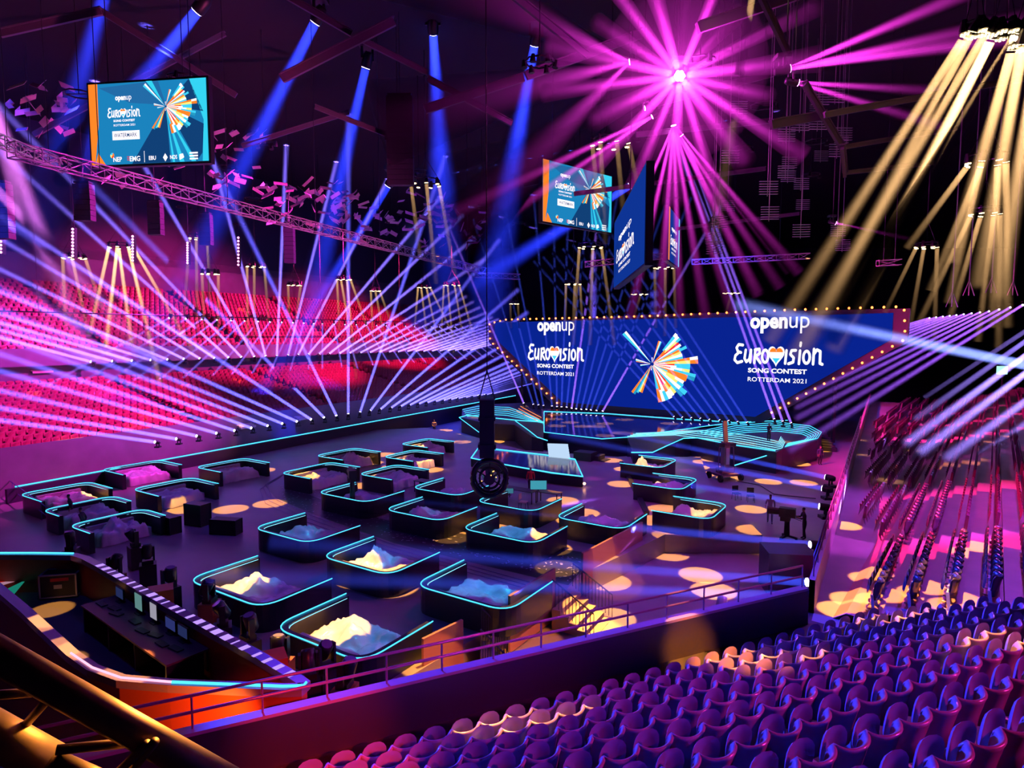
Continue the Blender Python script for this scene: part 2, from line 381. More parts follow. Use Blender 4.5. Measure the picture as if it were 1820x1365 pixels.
# wedges: (angle0, angle1, [(r0, r1, colour), ...]) in units of the fan's radius
FAN = [(131, 134.6, [(.06, 1.11, 'c')]), (134.6, 138, [(.06, 1.13, 'c')]), (130.5, 134, [(.08, 1.12, 'w')]),
       (66, 70, [(.05, .62, 'c')]), (70, 75, [(.05, .62, 'o')]), (68.5, 71.5, [(.05, .62, 'w')]),
       (86, 94, [(.03, .17, 'w')]), (262, 270, [(.03, .16, 'w')]),
       (48, 53, [(.45, .9, 'c'), (.9, 1.0, 'w')]), (44, 48, [(.05, .5, 'o'), (.5, .9, 'w'), (.9, .98, 'w')]), (40, 44, [(.05, .45, 'o'), (.45, .85, 'y'), (.85, .98, 'c')]),
       (36, 40, [(.05, .88, 'r')]), (32, 36, [(.05, .9, 'w')]), (29, 32, [(.1, .85, 'c')]), (24.5, 29, [(.05, .8, 'o'), (.8, 1.0, 'c')]),
       (20, 24.5, [(.05, .82, 'y')]), (15, 20, [(.05, .83, 'w')]), (11, 15, [(.2, .83, 'c')]), (7, 11, [(.05, 1.0, 'o'), (1.0, 1.2, 'w')]),
       (2, 7, [(.05, .35, 'w'), (.35, 1.0, 'y'), (1.0, 1.2, 'o')]), (-2, 2, [(.05, .6, 'r'), (.6, 1.0, 'c')]), (-6.5, -2, [(.05, .65, 'w'), (.65, 1.0, 'c')]),
       (-11, -6.5, [(.05, .5, 'o'), (.5, .8, 'w'), (.8, 1.0, 'y')]), (-15, -11, [(.05, .6, 'w'), (.6, 1.0, 'c'), (1.0, 1.17, 'c')]), (-20, -15, [(.05, .5, 'o'), (.5, .98, 'o'), (.98, 1.17, 't')]),
       (-25, -20, [(.05, .45, 'c'), (.45, .75, 'o'), (.75, .98, 'o')]), (-30, -25, [(.05, .7, 'y'), (.7, .95, 'w')]), (-35, -30, [(.05, .45, 'w'), (.45, .8, 'y'), (.8, .98, 'c')]),
       (-41, -35, [(.05, .95, 'w'), (.95, 1.15, 'c')]), (-46, -41, [(.05, .9, 'c'), (.9, 1.12, 't')]), (-51, -46, [(.05, .55, 'r'), (.55, .75, 'o'), (.75, .95, 'y')]),
       (-56, -51, [(.05, .6, 'w'), (.6, .78, 'y'), (.78, .97, 'w')]), (-62, -56, [(.05, .6, 'r'), (.6, .8, 'o'), (.8, 1.0, 'w')]), (-68, -62, [(.05, .75, 'w'), (.75, 1.0, 'c')]),
       (-73, -68, [(.05, .7, 'o'), (.7, 1.0, 'w')]), (-79, -73, [(.05, .65, 'c'), (.65, 1.0, 'o')]),
       (-127, -123, [(.05, .93, 'o')]), (-123, -119, [(.05, .93, 't')]), (-119, -115, [(.3, .85, 'c')]), (-116, -112, [(.05, .8, 'y')]), (-112, -108, [(.05, .8, 'o')]),
       (164, 168, [(.05, .46, 'w')]), (168, 171, [(.05, .46, 'c')]), (171, 174, [(.05, .44, 'o')]), (184, 188, [(.05, .32, 'w')]), (188, 191, [(.05, .32, 'c')])]
def fan(bd, cx, cy_, rx, ry, l=2):
    for i, (a0, a1, segs) in enumerate(FAN):
        for r0, r1, c in segs:
            ca0, sa0, ca1, sa1 = math.cos(R(a0)), math.sin(R(a0)), math.cos(R(a1)), math.sin(R(a1))
            bd.poly([(cx+rx*r0*ca0, cy_+ry*r0*sa0), (cx+rx*r1*ca0, cy_+ry*r1*sa0), (cx+rx*r1*ca1, cy_+ry*r1*sa1), (cx+rx*r0*ca1, cy_+ry*r0*sa1)], CC[c], l+(i == 2))

# the big stage wall
WA = Vector((6.7, 83, 0)); WX = Vector((.818, -.575, 0)).normalized(); WN = Vector((-WX.y, WX.x, 0))*-1
BLUEW = emi('screen_deep_blue', (.002, .013, .22), 1.0)
def wxy(px, py): p = Pp(px, py, WA, WN); return (p-WA).dot(WX), p.z
bd = Board(WA, WX, Z, 48, 12)
wall = thing('led_wall', 'huge blue LED wall behind the stage with song contest lettering and colour fan', 'LED wall', WA+WX*12)
def wall_part(b, name, m=None):
    o_ = Vector(wall.location); b.v = [tuple(Vector(v)-o_) for v in b.v]; return b.build(name, m, wall)
bd.poly([wxy(*q) for q in ((878, 600), (1000, 715), (1342, 741), (1585, 603), (1588, 556), (1400, 562), (1150, 567), (880, 573))], BLUEW, 0)
x0, y0 = wxy(987, 584); x1, _ = wxy(954, 584); x2, _ = wxy(1020, 584); openup(bd, x0, y0, x2-x1, 1.75)
x0, y0 = wxy(1384, 578); x1, _ = wxy(1331, 578); x2, _ = wxy(1437, 578); openup(bd, x0, y0, x2-x1, 1.75)
for a, c, y in ((939, 1038, 627), (1305, 1464, 630)):
    x1, y1 = wxy(a, y); x2, _ = wxy(c, y); wordmark(bd, (x1+x2)/2, y1, x2-x1, 2.35)
x0, y0 = wxy(1159, 647); x1, _ = wxy(1159+68, 647); fan(bd, x0, y0, x1-x0, 68*77/F)
wall_part(bd.b, 'display')
FR = [(868, 577), (868, 608), (991, 727), (1352, 752), (1613, 607), (1618, 548), (1400, 553), (1150, 559)]
fr = [wxy(*q) for q in FR]; pts = [WA+WX*x+Z*z-WN*.02 for x, z in fr]
b = MB(); n = len(pts)
b.add([p-WN*.05 for p in pts]+[p-WN*1.3 for p in pts], [tuple(range(n)), tuple(range(n, 2*n))[::-1]]+[(i, (i+1) % n, n+(i+1) % n, n+i) for i in range(n)])
wall_part(b, 'frame', mat('wall_frame', (.03, .025, .035), .4))
def along(pts, n):
    L = [0]
    for a, c in zip(pts, pts[1:]): L.append(L[-1]+(Vector(c)-Vector(a)).length)
    out = []
    for i in range(n):
        t = L[-1]*i/(n-1); k = max(j for j in range(len(pts)-1) if L[j] <= t+1e-6); f_ = (t-L[k])/(L[k+1]-L[k]); out.append(Vector(pts[k]).lerp(Vector(pts[k+1]), min(1, f_)))
    return out
BULB = glow('amber_bulb', (1, .15, .03), 7)
ed = [WA+WX*x+Z*z+WN*.15 for x, z in (wxy(*q) for q in ((991, 716), (872, 606), (871, 575), (901, 568), (1150, 562), (1400, 551), (1607, 545), (1609, 603), (1372, 733)))]
for p in along(ed, 84):
    b = MB(); b.sphere(p, .125, 6); wall_part(b, 'bulb', BULB)
b = MB()
for k in range(9):
    c = WA+WX*(-8+k*5)-WN*2.2; b.obox(c+Z*0, c+Z*(14.0-.3), .3, .3)
wall_part(b, 'support_frame', BLACK)

def shard_screen(name, label, TL, TR, h, full=True):
    TL, TR = Vector(TL), Vector(TR); ex = TR-TL; W = ex.length; o = TL-Z*h
    t = thing(name, label, 'screen', (TL+TR)/2-Z*h)
    bd = Board(o, ex, Z, W, h); n = bd.n
    bg = glow('monitor_blue', (.01, .20, .45), .9); dk = glow('monitor_navy', (.005, .045, .16), .9); lt = glow('monitor_cyan', (.03, .55, .75), .95); md = glow('monitor_mid', (.015, .13, .34), .9)
    S = lambda *pp: [(u*W, v*h) for u, v in pp]
    bd.poly(S((0, 0), (1, 0), (1, 1), (0, 1)), bg, 0)
    bd.poly(S((0, 0), (.03, 0), (.075, .5), (.08, 1), (0, 1)), ORA, 1); bd.poly(S((.03, 0), (.12, 0), (.06, .15)), ORA, 1)
    bd.poly(S((.86, 1), (1, 1), (1, 0), (.95, 0), (.97, .5)), lt, 1)
    bd.poly(S((.09, .95), (.6, 1), (.66, .7), (.35, .75)), md, 1)
    bd.poly(S((.66, .7), (.97, .45), (.95, .1), (.9, 0)), dk, 1); bd.poly(S((.66, .7), (.86, 1), (.97, .6)), dk, 1)
    bd.poly(S((.66, .7), (.68, 0), (.35, 0)), dk, 1); bd.poly(S((.5, 1), (.55, 1), (.64, .72)), lt, 2)
    for a, c in ((.70, .72), (.76, .80), (.86, .9)): bd.poly(S((.66, .62), (a, 0), (c, 0)), lt, 2)
    fan(bd, .66*W, .68*h, .22*W, .34*h, 3)
    openup(bd, .30*W, .80*h, .14*W, .07*h); wordmark(bd, .30*W, .63*h, .28*W, .13*h)
    bd.rect(.31*W, .355*h, .235*W, .11*h, WH, 2); bd.text('WATERMARK', .31*W, .355*h, .20*W, .05*h, dk, 4, .01)
    for tx, x, y, w_, h_ in (('NEP', .23, .06, .075, .06), ('EMG', .38, .06, .09, .065), ('EBU', .53, .06, .06, .05), ('NOS', .71, .06, .06, .05)): bd.text(tx, x*W, y*h, w_*W, h_*h, WH, 3, .02)
    for i, m in enumerate((ORA, CYA, YEL, RED)):
        a = i*1.57+.4; bd.poly([((.185+.018*math.cos(a+d))*W, (.11+.035*math.sin(a+d))*h) for d in (-.8, 0, .8)]+[(.185*W, .11*h)], m, 3)
    bd.rect(.462*W, .08*h, .004*W, .14*h, WH, 3); bd.poly(S((.62, .06), (.64, .11), (.66, .06), (.64, .01)), WH, 3)
    bd.poly(S((.76, .02), (.80, .05), (.79, .1), (.76, .09)), WH, 3)
    for k in range(3): bd.rect(.88*W, (.03+.035*k)*h, .07*W, .02*h, WH, 3)
    for i in range(3): bd.rect((.325)*W, (.045+.02*i)*h, .02*W, .008*h, RED, 4)
    off = Vector(t.location); bd.b.v = [tuple(Vector(v)-off) for v in bd.b.v]; bd.b.build('display', None, t)
    b = WB(t); e = ex.normalized()
    q = [o-e*.12-Z*.12, TR-Z*h+e*.12-Z*.12, TR+e*.12+Z*.12, TL-e*.12+Z*.12]; b.add([p-n*.02 for p in q]+[p-n*.35 for p in q], [(0, 1, 2, 3), (7, 6, 5, 4), (0, 4, 5, 1), (1, 5, 6, 2), (2, 6, 7, 3), (3, 7, 4, 0)]); wbuild(b, 'housing', BLACK, t)
    b = WB(t)
    for f_ in (.15, .85):
        p = TL+ex*f_-n*.2; b.tube([p+Z*.1, Vector((p.x, p.y, 34.02))], .03, 4)
    wbuild(b, 'suspension_wire', DARKMET, t)
    return t
TL = Pd(157, 151, 36); TR = Pd(366, 138, 35); TR.z = TL.z
shard_screen('hanging_screen', 'large hanging screen at upper left, bright blue with orange left edge', TL, TR, 4.35)
TL = Pd(965, 282, 50); TR = Pd(1087, 317, 55.6); TR.z = TL.z
shard_screen('hanging_screen', 'smaller hanging screen right of centre above the stage wall, under a magenta glare', TL, TR, 4.75)
def plain_screen(label, TL, TR, h, stripe):
    TL, TR = Vector(TL), Vector(TR); TR.z = TL.z; ex = TR-TL; W = ex.length; t = thing('hanging_screen', label, 'screen', (TL+TR)/2-Z*h)
    bd = Board(TL-Z*h, ex, Z, W, h); bd.poly([(0, 0), (W, 0), (W, h), (0, h)], glow('screen_dim_blue', (.004, .03, .26), .9), 0)
    openup(bd, .45*W, .62*h, .45*W, .09*h); wordmark(bd, .45*W, .40*h, .62*W, .2*h)
    if stripe:
        bd.rect(.05*W, .5*h, .1*W, h, ORA, 1); bd.rect(.95*W, .5*h, .1*W, h, CYA, 1)
    off = Vector(t.location); bd.b.v = [tuple(Vector(v)-off) for v in bd.b.v]; bd.b.build('display', None, t)
    b = WB(t); n = bd.n; q = [TL-Z*(h+.1), TR-Z*(h+.1), TR+Z*.1, TL+Z*.1]; b.add([p-n*.03 for p in q]+[p-n*.4 for p in q], [(0, 1, 2, 3), (7, 6, 5, 4), (0, 4, 5, 1), (1, 5, 6, 2), (2, 6, 7, 3), (3, 7, 4, 0)]); wbuild(b, 'housing', BLACK, t)
    b = WB(t); p = (TL+TR)/2-n*.2; b.tube([p, Vector((p.x, p.y, 34.02))], .03, 4); wbuild(b, 'suspension_wire', DARKMET, t)
plain_screen('dark blue screen seen nearly edge-on, just right of the smaller hanging screen', Pd(1092, 397, 46), Pd(1148, 283, 30), 4.6, False)
plain_screen('thin hanging screen with orange and cyan edges, far under the magenta fan', Pd(1189, 366, 50), Pd(1208, 392, 56), 4.1, True)
# ------------------------------------------------------------------ stage and floor platforms
GLOSS = mat('gloss_stage_deck', (.06, .06, .08), .07, spec=.8)
DECKV = mat('stage_deck', (.16, .13, .18), .22, noise_amt=.2, noise_scale=1)
SKIRT = mat('stage_skirt', (.02, .02, .035), .5)
def pts(z, *q): return [P(a, c, z) for a, c in q]
def neon(parent, paths, z, r=.035, m=CY, name='led_strip'):
    b = WB(parent)
    for path in paths: b.tube([P(a, c, z) for a, c in path], r, 4, None)
    wbuild(b, name, m, parent)
def lerp_paths(A, B_, n):
    return [[(a[0]+(c[0]-a[0])*i/(n-1), a[1]+(c[1]-a[1])*i/(n-1)) for a, c in zip(A, B_)] for i in range(n)]
SZ = 1.8
stage = thing('main_stage', 'low glossy dark stage edged with cyan light lines in front of the LED wall', 'stage', tuple(P(1150, 760, 0)))
b = WB(stage); b.prism(pts(SZ-.05, (962, 727), (966, 769), (1070, 781), (1115, 778), (1245, 762), (1400, 752))+[WA+WX*28+WN*1.0, WA+WX*.5+WN*1.0], 0, SZ-.03, SKIRT, DECKV); wbuild(b, 'deck', None, stage)
b = WB(stage); b.prism(pts(SZ, (967, 731), (968, 768), (1070, 780), (1113, 777), (1243, 758), (1300, 751), (1180, 742), (1080, 736)), SZ-.03, SZ+.01); wbuild(b, 'glossy_floor', GLOSS, stage)
neon(stage, [[(967, 731), (967, 768), (1070, 780), (1114, 777), (1243, 759), (1300, 751), (1400, 747)], [(967, 731), (1080, 735), (1200, 744), (1300, 750)], [(1122, 731), (1180, 735), (1300, 746)]], SZ+.04)
walk = thing('right_catwalk', 'right stage wing with fanned cyan light lines and rounded outer end', 'stage', tuple(P(1350, 800, 0)))
b = WB(walk); b.prism(pts(SZ, (1115, 778), (1245, 762), (1390, 750), (1445, 757), (1461, 770), (1452, 783), (1390, 798), (1380, 804), (1300, 792), (1228, 777), (1200, 783), (1165, 803), (1125, 806)), 0, SZ, SKIRT, mat('wing_deck', (.012, .02, .035), .5)); wbuild(b, 'deck', None, walk)
neon(walk, lerp_paths([(1240, 768), (1300, 754), (1365, 748), (1440, 757), (1460, 768), (1453, 779), (1395, 794)], [(1270, 776), (1330, 768), (1380, 766), (1425, 771), (1437, 776), (1430, 782), (1400, 788)], 6), SZ+.04, .026)
neon(walk, lerp_paths([(1110, 777), (1200, 773), (1300, 785), (1378, 799), (1390, 796), (1395, 785)], [(1130, 770), (1250, 765), (1330, 774), (1376, 783), (1384, 786), (1388, 776)], 5), SZ+.04, .026, CYW)
neon(walk, [[(1122, 804), (1160, 804), (1190, 790), (1215, 779), (1240, 778), (1300, 790), (1378, 801)]], SZ+.05, .045)
neon(walk, [[(1306, 827), (1378, 805)]], SZ-.4, .045)
b = WB(walk)
for k in range(8):
    c = P(1440, 792, 0)+V*-.2*k; b.box(c-U*k*.35+Vector((0, 0, (SZ-.2*k)/2)), (2.6, .36, SZ-.2*k), -R(33))
wbuild(b, 'steps', SKIRT, walk)
lw = thing('left_catwalk', 'left stage wing, wavy ramp lined with cyan light strips', 'stage', tuple(P(880, 750, 0)))
b = WB(lw); b.prism(pts(SZ, (820, 742), (822, 727), (850, 719), (930, 716), (962, 740), (966, 765), (966, 781), (945, 776), (915, 755), (860, 752)), 0, SZ, SKIRT, mat('wing_deck')); wbuild(b, 'deck', None, lw)
neon(lw, lerp_paths([(822, 728), (850, 722), (905, 724), (935, 735), (964, 749)], [(830, 740), (860, 736), (900, 738), (930, 744), (966, 752)], 5), SZ+.04, .026)
neon(lw, [[(851, 768), (816, 742), (830, 738), (920, 747), (966, 750)], [(916, 748), (940, 765), (955, 777), (973, 783)]], SZ+.05, .045)
neon(lw, lerp_paths([(925, 722), (945, 733), (962, 742)], [(918, 730), (938, 740), (956, 748)], 3), SZ+.05, .03, glow('orange_led', (1, .25, .08), 1.6), 'orange_led_strip')
bs = thing('small_stage', 'small second stage with blue reflecting top, bulbs under its front edge', 'stage', tuple(P(940, 850, 0)))
BZ = 1.7
b = WB(bs); b.prism(pts(BZ, (837, 814), (852, 794), (880, 799), (967, 809), (1022, 817), (1036, 848), (980, 842), (882, 824)), 0, BZ, SKIRT, GLOSS); wbuild(b, 'deck', None, bs)
neon(bs, [[(837, 814), (882, 823), (980, 840), (1036, 847), (1022, 816), (967, 808), (880, 798), (852, 793), (837, 814)]], BZ+.04, .04)
AMB = glow('round_bulb', (1, .42, .15), 9)
for p in ((912, 837), (931, 840), (953, 843), (974, 846), (997, 850), (1019, 854), (1042, 858)):
    b = WB(bs); q = P(p[0], p[1], 1.25); b.sphere(q-V*-.0-U*.3, .1, 6); wbuild(b, 'bulb', AMB, bs)
st = thing('stage_steps', 'pale steps with painted-in light, leading from the small stage up to the main stage', 'steps', tuple(P(995, 800, 0)))
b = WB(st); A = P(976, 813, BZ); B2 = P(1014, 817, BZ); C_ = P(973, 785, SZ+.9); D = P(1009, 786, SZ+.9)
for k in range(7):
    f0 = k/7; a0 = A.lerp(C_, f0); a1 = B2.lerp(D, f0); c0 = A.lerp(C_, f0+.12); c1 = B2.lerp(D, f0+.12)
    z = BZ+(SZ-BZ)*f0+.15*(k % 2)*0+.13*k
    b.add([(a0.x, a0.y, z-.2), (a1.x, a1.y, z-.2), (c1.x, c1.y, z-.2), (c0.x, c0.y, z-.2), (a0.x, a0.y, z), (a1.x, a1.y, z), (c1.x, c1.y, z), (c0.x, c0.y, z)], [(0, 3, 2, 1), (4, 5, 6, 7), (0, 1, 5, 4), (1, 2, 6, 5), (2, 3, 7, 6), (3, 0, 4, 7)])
wbuild(b, 'tread', glow('painted_light_step', (.55, .75, 1), .75), st)  # step brightness put in as glow, not thrown by lamps
b = MB(); b.box(P(1040, 838, 0)+Z*.85, (1.6, 1.2, 1.7), -R(33))
for k in range(4): b.box(P(1040, 838, 0)-V*(-.0)+Vector((.55+.45*k+.6, -.3*k, .7-.17*k)), (.5, 1.3, 1.4-.34*k), -R(33))
tag(b.build('stage_steps', SKIRT), 'dark steps at the right end of the small stage', 'steps')

# booth platform
PZ = 1.0
b = MB(); b.prism([P(*q, PZ) for q in ((1355, 951), (1182, 950), (1110, 985), (1034, 1020), (1000, 1055), (890, 1110), (790, 1165), (690, 1225), (430, 1290), (200, 1210), (-150, 980), (-20, 885), (150, 850), (420, 795), (640, 765), (760, 760), (850, 778), (930, 800), (1100, 812), (1245, 812), (1262, 860))], 0, PZ)
PLAT = struct(b, 'floor_platform', mat('platform_floor', (.26, .22, .23), .36, noise_amt=.3, noise_scale=.5))
# dark glittering track strip across the platform, strewn with paper bits
tm = mat('track_dark', (.03, .03, .045), .35)
b = MB()
trk = [(505, 840), (470, 862), (490, 885), (560, 915), (700, 965), (860, 1005), (1010, 1040), (1060, 985), (930, 965), (800, 945), (690, 925), (600, 900), (540, 875), (530, 855)]
b.add([P(a, c, PZ+.006) for a, c in trk], [tuple(range(len(trk)))]); tag(b.build('trim_2', tm), kind='structure')
b = MB()
for dlt in (0, 6, 12):
    b.tube([P(a-dlt, c+dlt*.8, PZ+.015) for a, c in ((512, 838), (474, 860), (484, 885), (550, 915), (700, 968), (860, 1012), (960, 1040))], .02, 4)
tag(b.build('trim_3', mat('rail_metal', (.35, .25, .4), .3, .5)), kind='structure')
b = MB()
for i in range(420):
    t = random.random(); px = 500+t*540; py = 872+t*150+random.uniform(-18, 30) - (t > .6)*10
    c = P(px, py, PZ+.02); a = random.uniform(0, 3.14); b.obox(c, c+Vector((math.cos(a), math.sin(a), 0))*random.uniform(.08, .16), .04, .004)
tag(b.build('paper_confetti', mat('paper_bits', (.6, .62, .7), .6)), 'small pale paper bits strewn over the dark track on the platform', 'confetti', kind='stuff')

# ------------------------------------------------------------------ booths
RIMZ = PZ+1.05
BOOTHM = mat('booth_panel', (.018, .02, .03), .32)
SOFA = mat('sofa_fabric', (.45, .42, .45), .8)
def sheet_mat(name, col):
    if name in MC: return MC[name]
    m = mat(name, col, .25, noise_amt=.15, noise_scale=3, spec=.7, bump=.9); m.node_tree.nodes['Principled BSDF'].inputs['Alpha'].default_value = .80
    return m
SHEET = sheet_mat('plastic_sheet', (.72, .70, .76))
def rounded(pts_, r, n=6):
    out = [pts_[0]]
    for a, c, e in zip(pts_, pts_[1:], pts_[2:]):
        d0 = (a-c).normalized(); d1 = (e-c).normalized(); p0 = c+d0*r; p1 = c+d1*r
        for i in range(n+1):
            t = i/n; out.append(p0*(1-t)**2+c*2*t*(1-t)+p1*t*t)
    out.append(pts_[-1]); return out
def ribbon_wall(b, path, th, z0, z1):
    n = len(path); L = []; Rr = []
    for i, p in enumerate(path):
        d = (path[min(i+1, n-1)]-path[max(i-1, 0)]); d.z = 0; d.normalize(); sd = Vector((-d.y, d.x, 0)); L.append(p+sd*th/2); Rr.append(p-sd*th/2)
    vs = []
    for l, r in zip(L, Rr): vs += [(l.x, l.y, z0), (r.x, r.y, z0), (r.x, r.y, z1), (l.x, l.y, z1)]
    fs = []
    for i in range(n-1):
        for k in range(4): a = i*4+k; c = i*4+(k+1) % 4; fs.append((a, c, c+4, a+4))
    fs += [(0, 3, 2, 1), (4*n-4, 4*n-3, 4*n-2, 4*n-1)]
    b.add(vs, fs)
NB = 0
def drape(c, ux, uy, w_, d_, seed, peak, base=.62):
    """a crumpled plastic sheet thrown over a sofa group"""
    b = MB(); nx, ny = 30, 24; vs = []
    rnd = random.Random(seed); pk = [(rnd.uniform(-.28, .28), rnd.uniform(-.25, .25), rnd.uniform(.45, 1)*peak) for _ in range(2)]
    for j in range(ny+1):
        for i in range(nx+1):
            x = i/nx-.5; y = j/ny-.5
            e = min(.5-abs(x), .5-abs(y)); q = Vector((x*5, y*5, seed*3.1))
            h = base*(min(1, e/.06))**.6
            h *= (1-.28*max(0, min(1, (.32-max(abs(x)*1.0, abs(y)))*6)))
            for a, c2, pz in pk:
                r_ = math.hypot((x-a)*w_, (y-c2)*d_); h += pz*max(0, 1-r_/.62)**.9*(e > .02)*(.8+.6*abs(noise.noise(q*3)))
            h += .16*noise.noise(q)+.13*abs(noise.noise(q*1.7))-.03+.09*abs(noise.noise(q*4.1))+.035*noise.noise(q*9)
            if e < .01: h = .03+.05*abs(noise.noise(q*3))
            wob = .14*noise.noise(q*1.3+Vector((9, 2, 1)))
            p = c+ux*(x*w_*(1+wob))+uy*(y*d_*(1+wob))+Z*max(.02, h); vs.append(p)
    b.add(vs, [(j*(nx+1)+i, j*(nx+1)+i+1, (j+1)*(nx+1)+i+1, (j+1)*(nx+1)+i) for j in range(ny) for i in range(nx)])
    return b
def booth(kind, c1, c2, width=None, leg=None, where='', sheet=True, legl=None, fade=False):
    """c1, c2 pixels of the rim's long side; kind: C opens up-stage, L opens right, R opens left"""
    global NB
    a = P(*c1, RIMZ); c = P(*c2, RIMZ)
    if kind == 'C': ax, lg = -V, U
    elif kind == 'L': ax, lg = U, -V
    else: ax, lg = U, V
    W = width or max(3.4, min(5.0, (c-a).dot(ax))); mid = (a+c)/2; a = mid-ax*W/2; c = mid+ax*W/2; leg = leg or 3.0
    path = rounded([a+lg*leg, a, c, c+lg*(legl or leg)], .75)
    ctr = mid+lg*leg/2
    t = thing('booth', 'black booth with cyan line, '+where, 'booth', (ctr.x, ctr.y, PZ), 'low curved booths on the platform')
    b = WB(t); ribbon_wall(b, path, .24, PZ, RIMZ-.04); bw_ = wbuild(b, 'booth_wall', BOOTHM, t)
    b = WB(t); b.tube([p-Z*.015+(p-ctr).normalized()*.1*Vector((1, 1, 0)).length*.8 for p in path], .021, 5); wbuild(b, 'led_strip', CY, bw_)
    b = WB(t); inner = [p+(ctr-p).normalized()*.14 for p in path]; b.tube([p-Z*.10 for p in inner], .014, 5); wbuild(b, 'inner_strip', CYW if not fade else CY, bw_)
    # sofa group inside
    s = thing('sofa', 'pale sofa in the booth '+where, 'sofa', (ctr.x, ctr.y, PZ), 'sofas inside the booths')
    b = WB(s); m0 = Vector((ctr.x, ctr.y, PZ))-lg*.1
    b.box(m0-lg*leg*.24+Z*.22, (W*.66, .8, .44), math.atan2(ax.y, ax.x)); b.box(m0+ax*W*.28+lg*.25+Z*.22, (.75, leg*.42, .44), math.atan2(ax.y, ax.x)); wbuild(b, 'seat', SOFA, s)
    b = WB(s); b.box(m0-lg*leg*.33+Z*.6, (W*.66, .22, .42), math.atan2(ax.y, ax.x)); wbuild(b, 'backrest', SOFA, s)
    if sheet:
        b = drape(Vector((ctr.x, ctr.y, PZ)), ax, lg, W-1.0, leg-.75, NB+1, .35 if NB % 3 else .6)
        o = tag(b.build('plastic_sheet', SHEET, None, True), 'crumpled plastic sheet in the booth '+where, 'plastic sheet', 'plastic sheets over the sofas')
    NB += 1
BO = [('C', (572, 988), (692, 1019), 'upper left of the nearest one', {}),
      ('C', (462, 935), (540, 966), 'left of centre beyond the desk', {}),
      ('C', (575, 872), (642, 894), 'with a standing camera in front of it', {}),
      ('C', (691, 903), (778, 926), 'above the gold patch on the dark track', {}),
      ('C', (737, 865), (812, 881), 'just left of the hanging ring', {}),
      ('C', (830, 935), (942, 968), 'right of the gold patch on the track', {}),
      ('C', (996, 915), (1100, 943), 'above the orange-lit balustrade', {}),
      ('C', (854, 888), (942, 910), 'holding desks with monitors behind the ring', {'sheet': False}),
      ('C', (745, 1036), (896, 1086), 'nearest, beside the near stairs', {}),
      ('C', (492, 1112), (642, 1174), 'nearest left, beyond the row of moving lights', {}),
      ('C', (340, 1028), (462, 1078), 'with a yellow lit sheet behind the moving lights', {}),
      ('L', (254, 873), (321, 845), 'at left with a dark square front', {}),
      ('L', (195, 837), (268, 815), 'farthest up the left edge line', {}),
      ('L', (57, 884), (135, 851), 'leftmost by the cyan edge line', {}),
      ('L', (100, 905), (178, 882), 'left, next in from the leftmost', {'leg': 2.0}),
      ('L', (142, 931), (236, 906), 'left, by the blue railing', {'leg': 2.2}),
      ('L', (362, 832), (420, 812), 'left of the long floor groove', {}),
      ('L', (516, 843), (571, 819), 'at the bend of the track', {}),
      ('L', (579, 812), (612, 794), 'behind the one at the bend of the track', {}),
      ('L', (657, 845), (687, 823), 'with dark table, left of the ring', {}),
      ('L', (700, 814), (719, 797), 'small and far, under the standing person', {}),
      ('L', (730, 791), (743, 777), 'farthest of all, by the standing person', {}),
      ('R', (1247, 919), (1304, 898), 'rightmost and nearest of the right three', {}),
      ('R', (1200, 868), (1248, 852), 'middle of the right three', {}),
      ('R', (1167, 830), (1209, 817), 'farthest of the right three', {})]
for k, c1, c2, wh, kw in BO: booth(k, c1, c2, where=wh, **kw)

# desks and monitors in the open booth behind the ring, chairs on the floor, flight cases
def table(name, label, c, w_, d_, h_, rot, z0, m=None):
    t = thing(name, label, 'table', (c.x, c.y, z0), None, rot)
    b = MB(); b.box((0, 0, h_), (w_, d_, .04)); b.build('tabletop', m or mat('dark_top', (.08, .06, .06), .4), t)
    for i in (-1, 1):
        for j in (-1, 1):
            b = MB(); b.box((i*(w_/2-.06), j*(d_/2-.06), h_/2), (.05, .05, h_)); b.build('leg', DARKMET, t)
def monitor(label, c, w_, h_, face, em, z0=None):
    t = thing('computer_monitor', label, 'monitor', tuple(c), None, face)
    b = MB(); b.box((0, 0, .12+h_/2), (w_+.04, .04, h_+.04)); b.build('housing', BLACK, t)
    b = MB(); b.box((0, -.025, .12+h_/2), (w_, .01, h_)); b.build('display', em, t)
    b = MB(); b.box((0, 0, .06), (.06, .05, .12)); b.box((0, 0, .01), (.26, .18, .02)); b.build('stand', BLACK, t)
c = P(925, 890, PZ); table('work_table', 'dark work table with monitors behind the hanging ring', c, 2.2, .8, .74, -R(33), PZ)
monitor('large lit monitor with pale cyan picture behind the hanging ring', P(957, 873, PZ+.74), 1.0, .55, 0, glow('monitor_glow', (.05, .32, .42), .8))
monitor('small lit laptop-sized monitor left of the large lit one', P(905, 880, PZ+.74), .5, .3, 0, glow('monitor_glow2', (.05, .22, .32), .6))
c = P(975, 895, PZ); table('work_table', 'dark work table at the right of the lit monitor', c, 1.6, .7, .74, -R(33), PZ)
c = P(760, 875, PZ); table('work_table', 'dark cluttered table in the booth left of the ring', c, 1.8, .8, .74, -R(33), PZ)
def chair(name, label, c, rot, z0, m, seat_h=.45):
    t = thing(name, label, 'chair', (c.x, c.y, z0), None, rot)
    b = MB(); b.box((0, 0, seat_h), (.46, .44, .05)); b.build('seat', m, t)
    b = MB(); b.box((0, .21, seat_h+.32), (.46, .04, .36)); b.build('backrest', m, t)
    for i in (-1, 1):
        for j in (-1, 1):
            b = MB(); b.tube([(i*.21, j*.2, seat_h), (i*.23, j*.23, 0)], .015, 5); b.build('leg', DARKMET, t)
chair('chair', 'left of the two black chairs on the open floor', P(1309, 888, 0), 0.2, 0, BLACK)
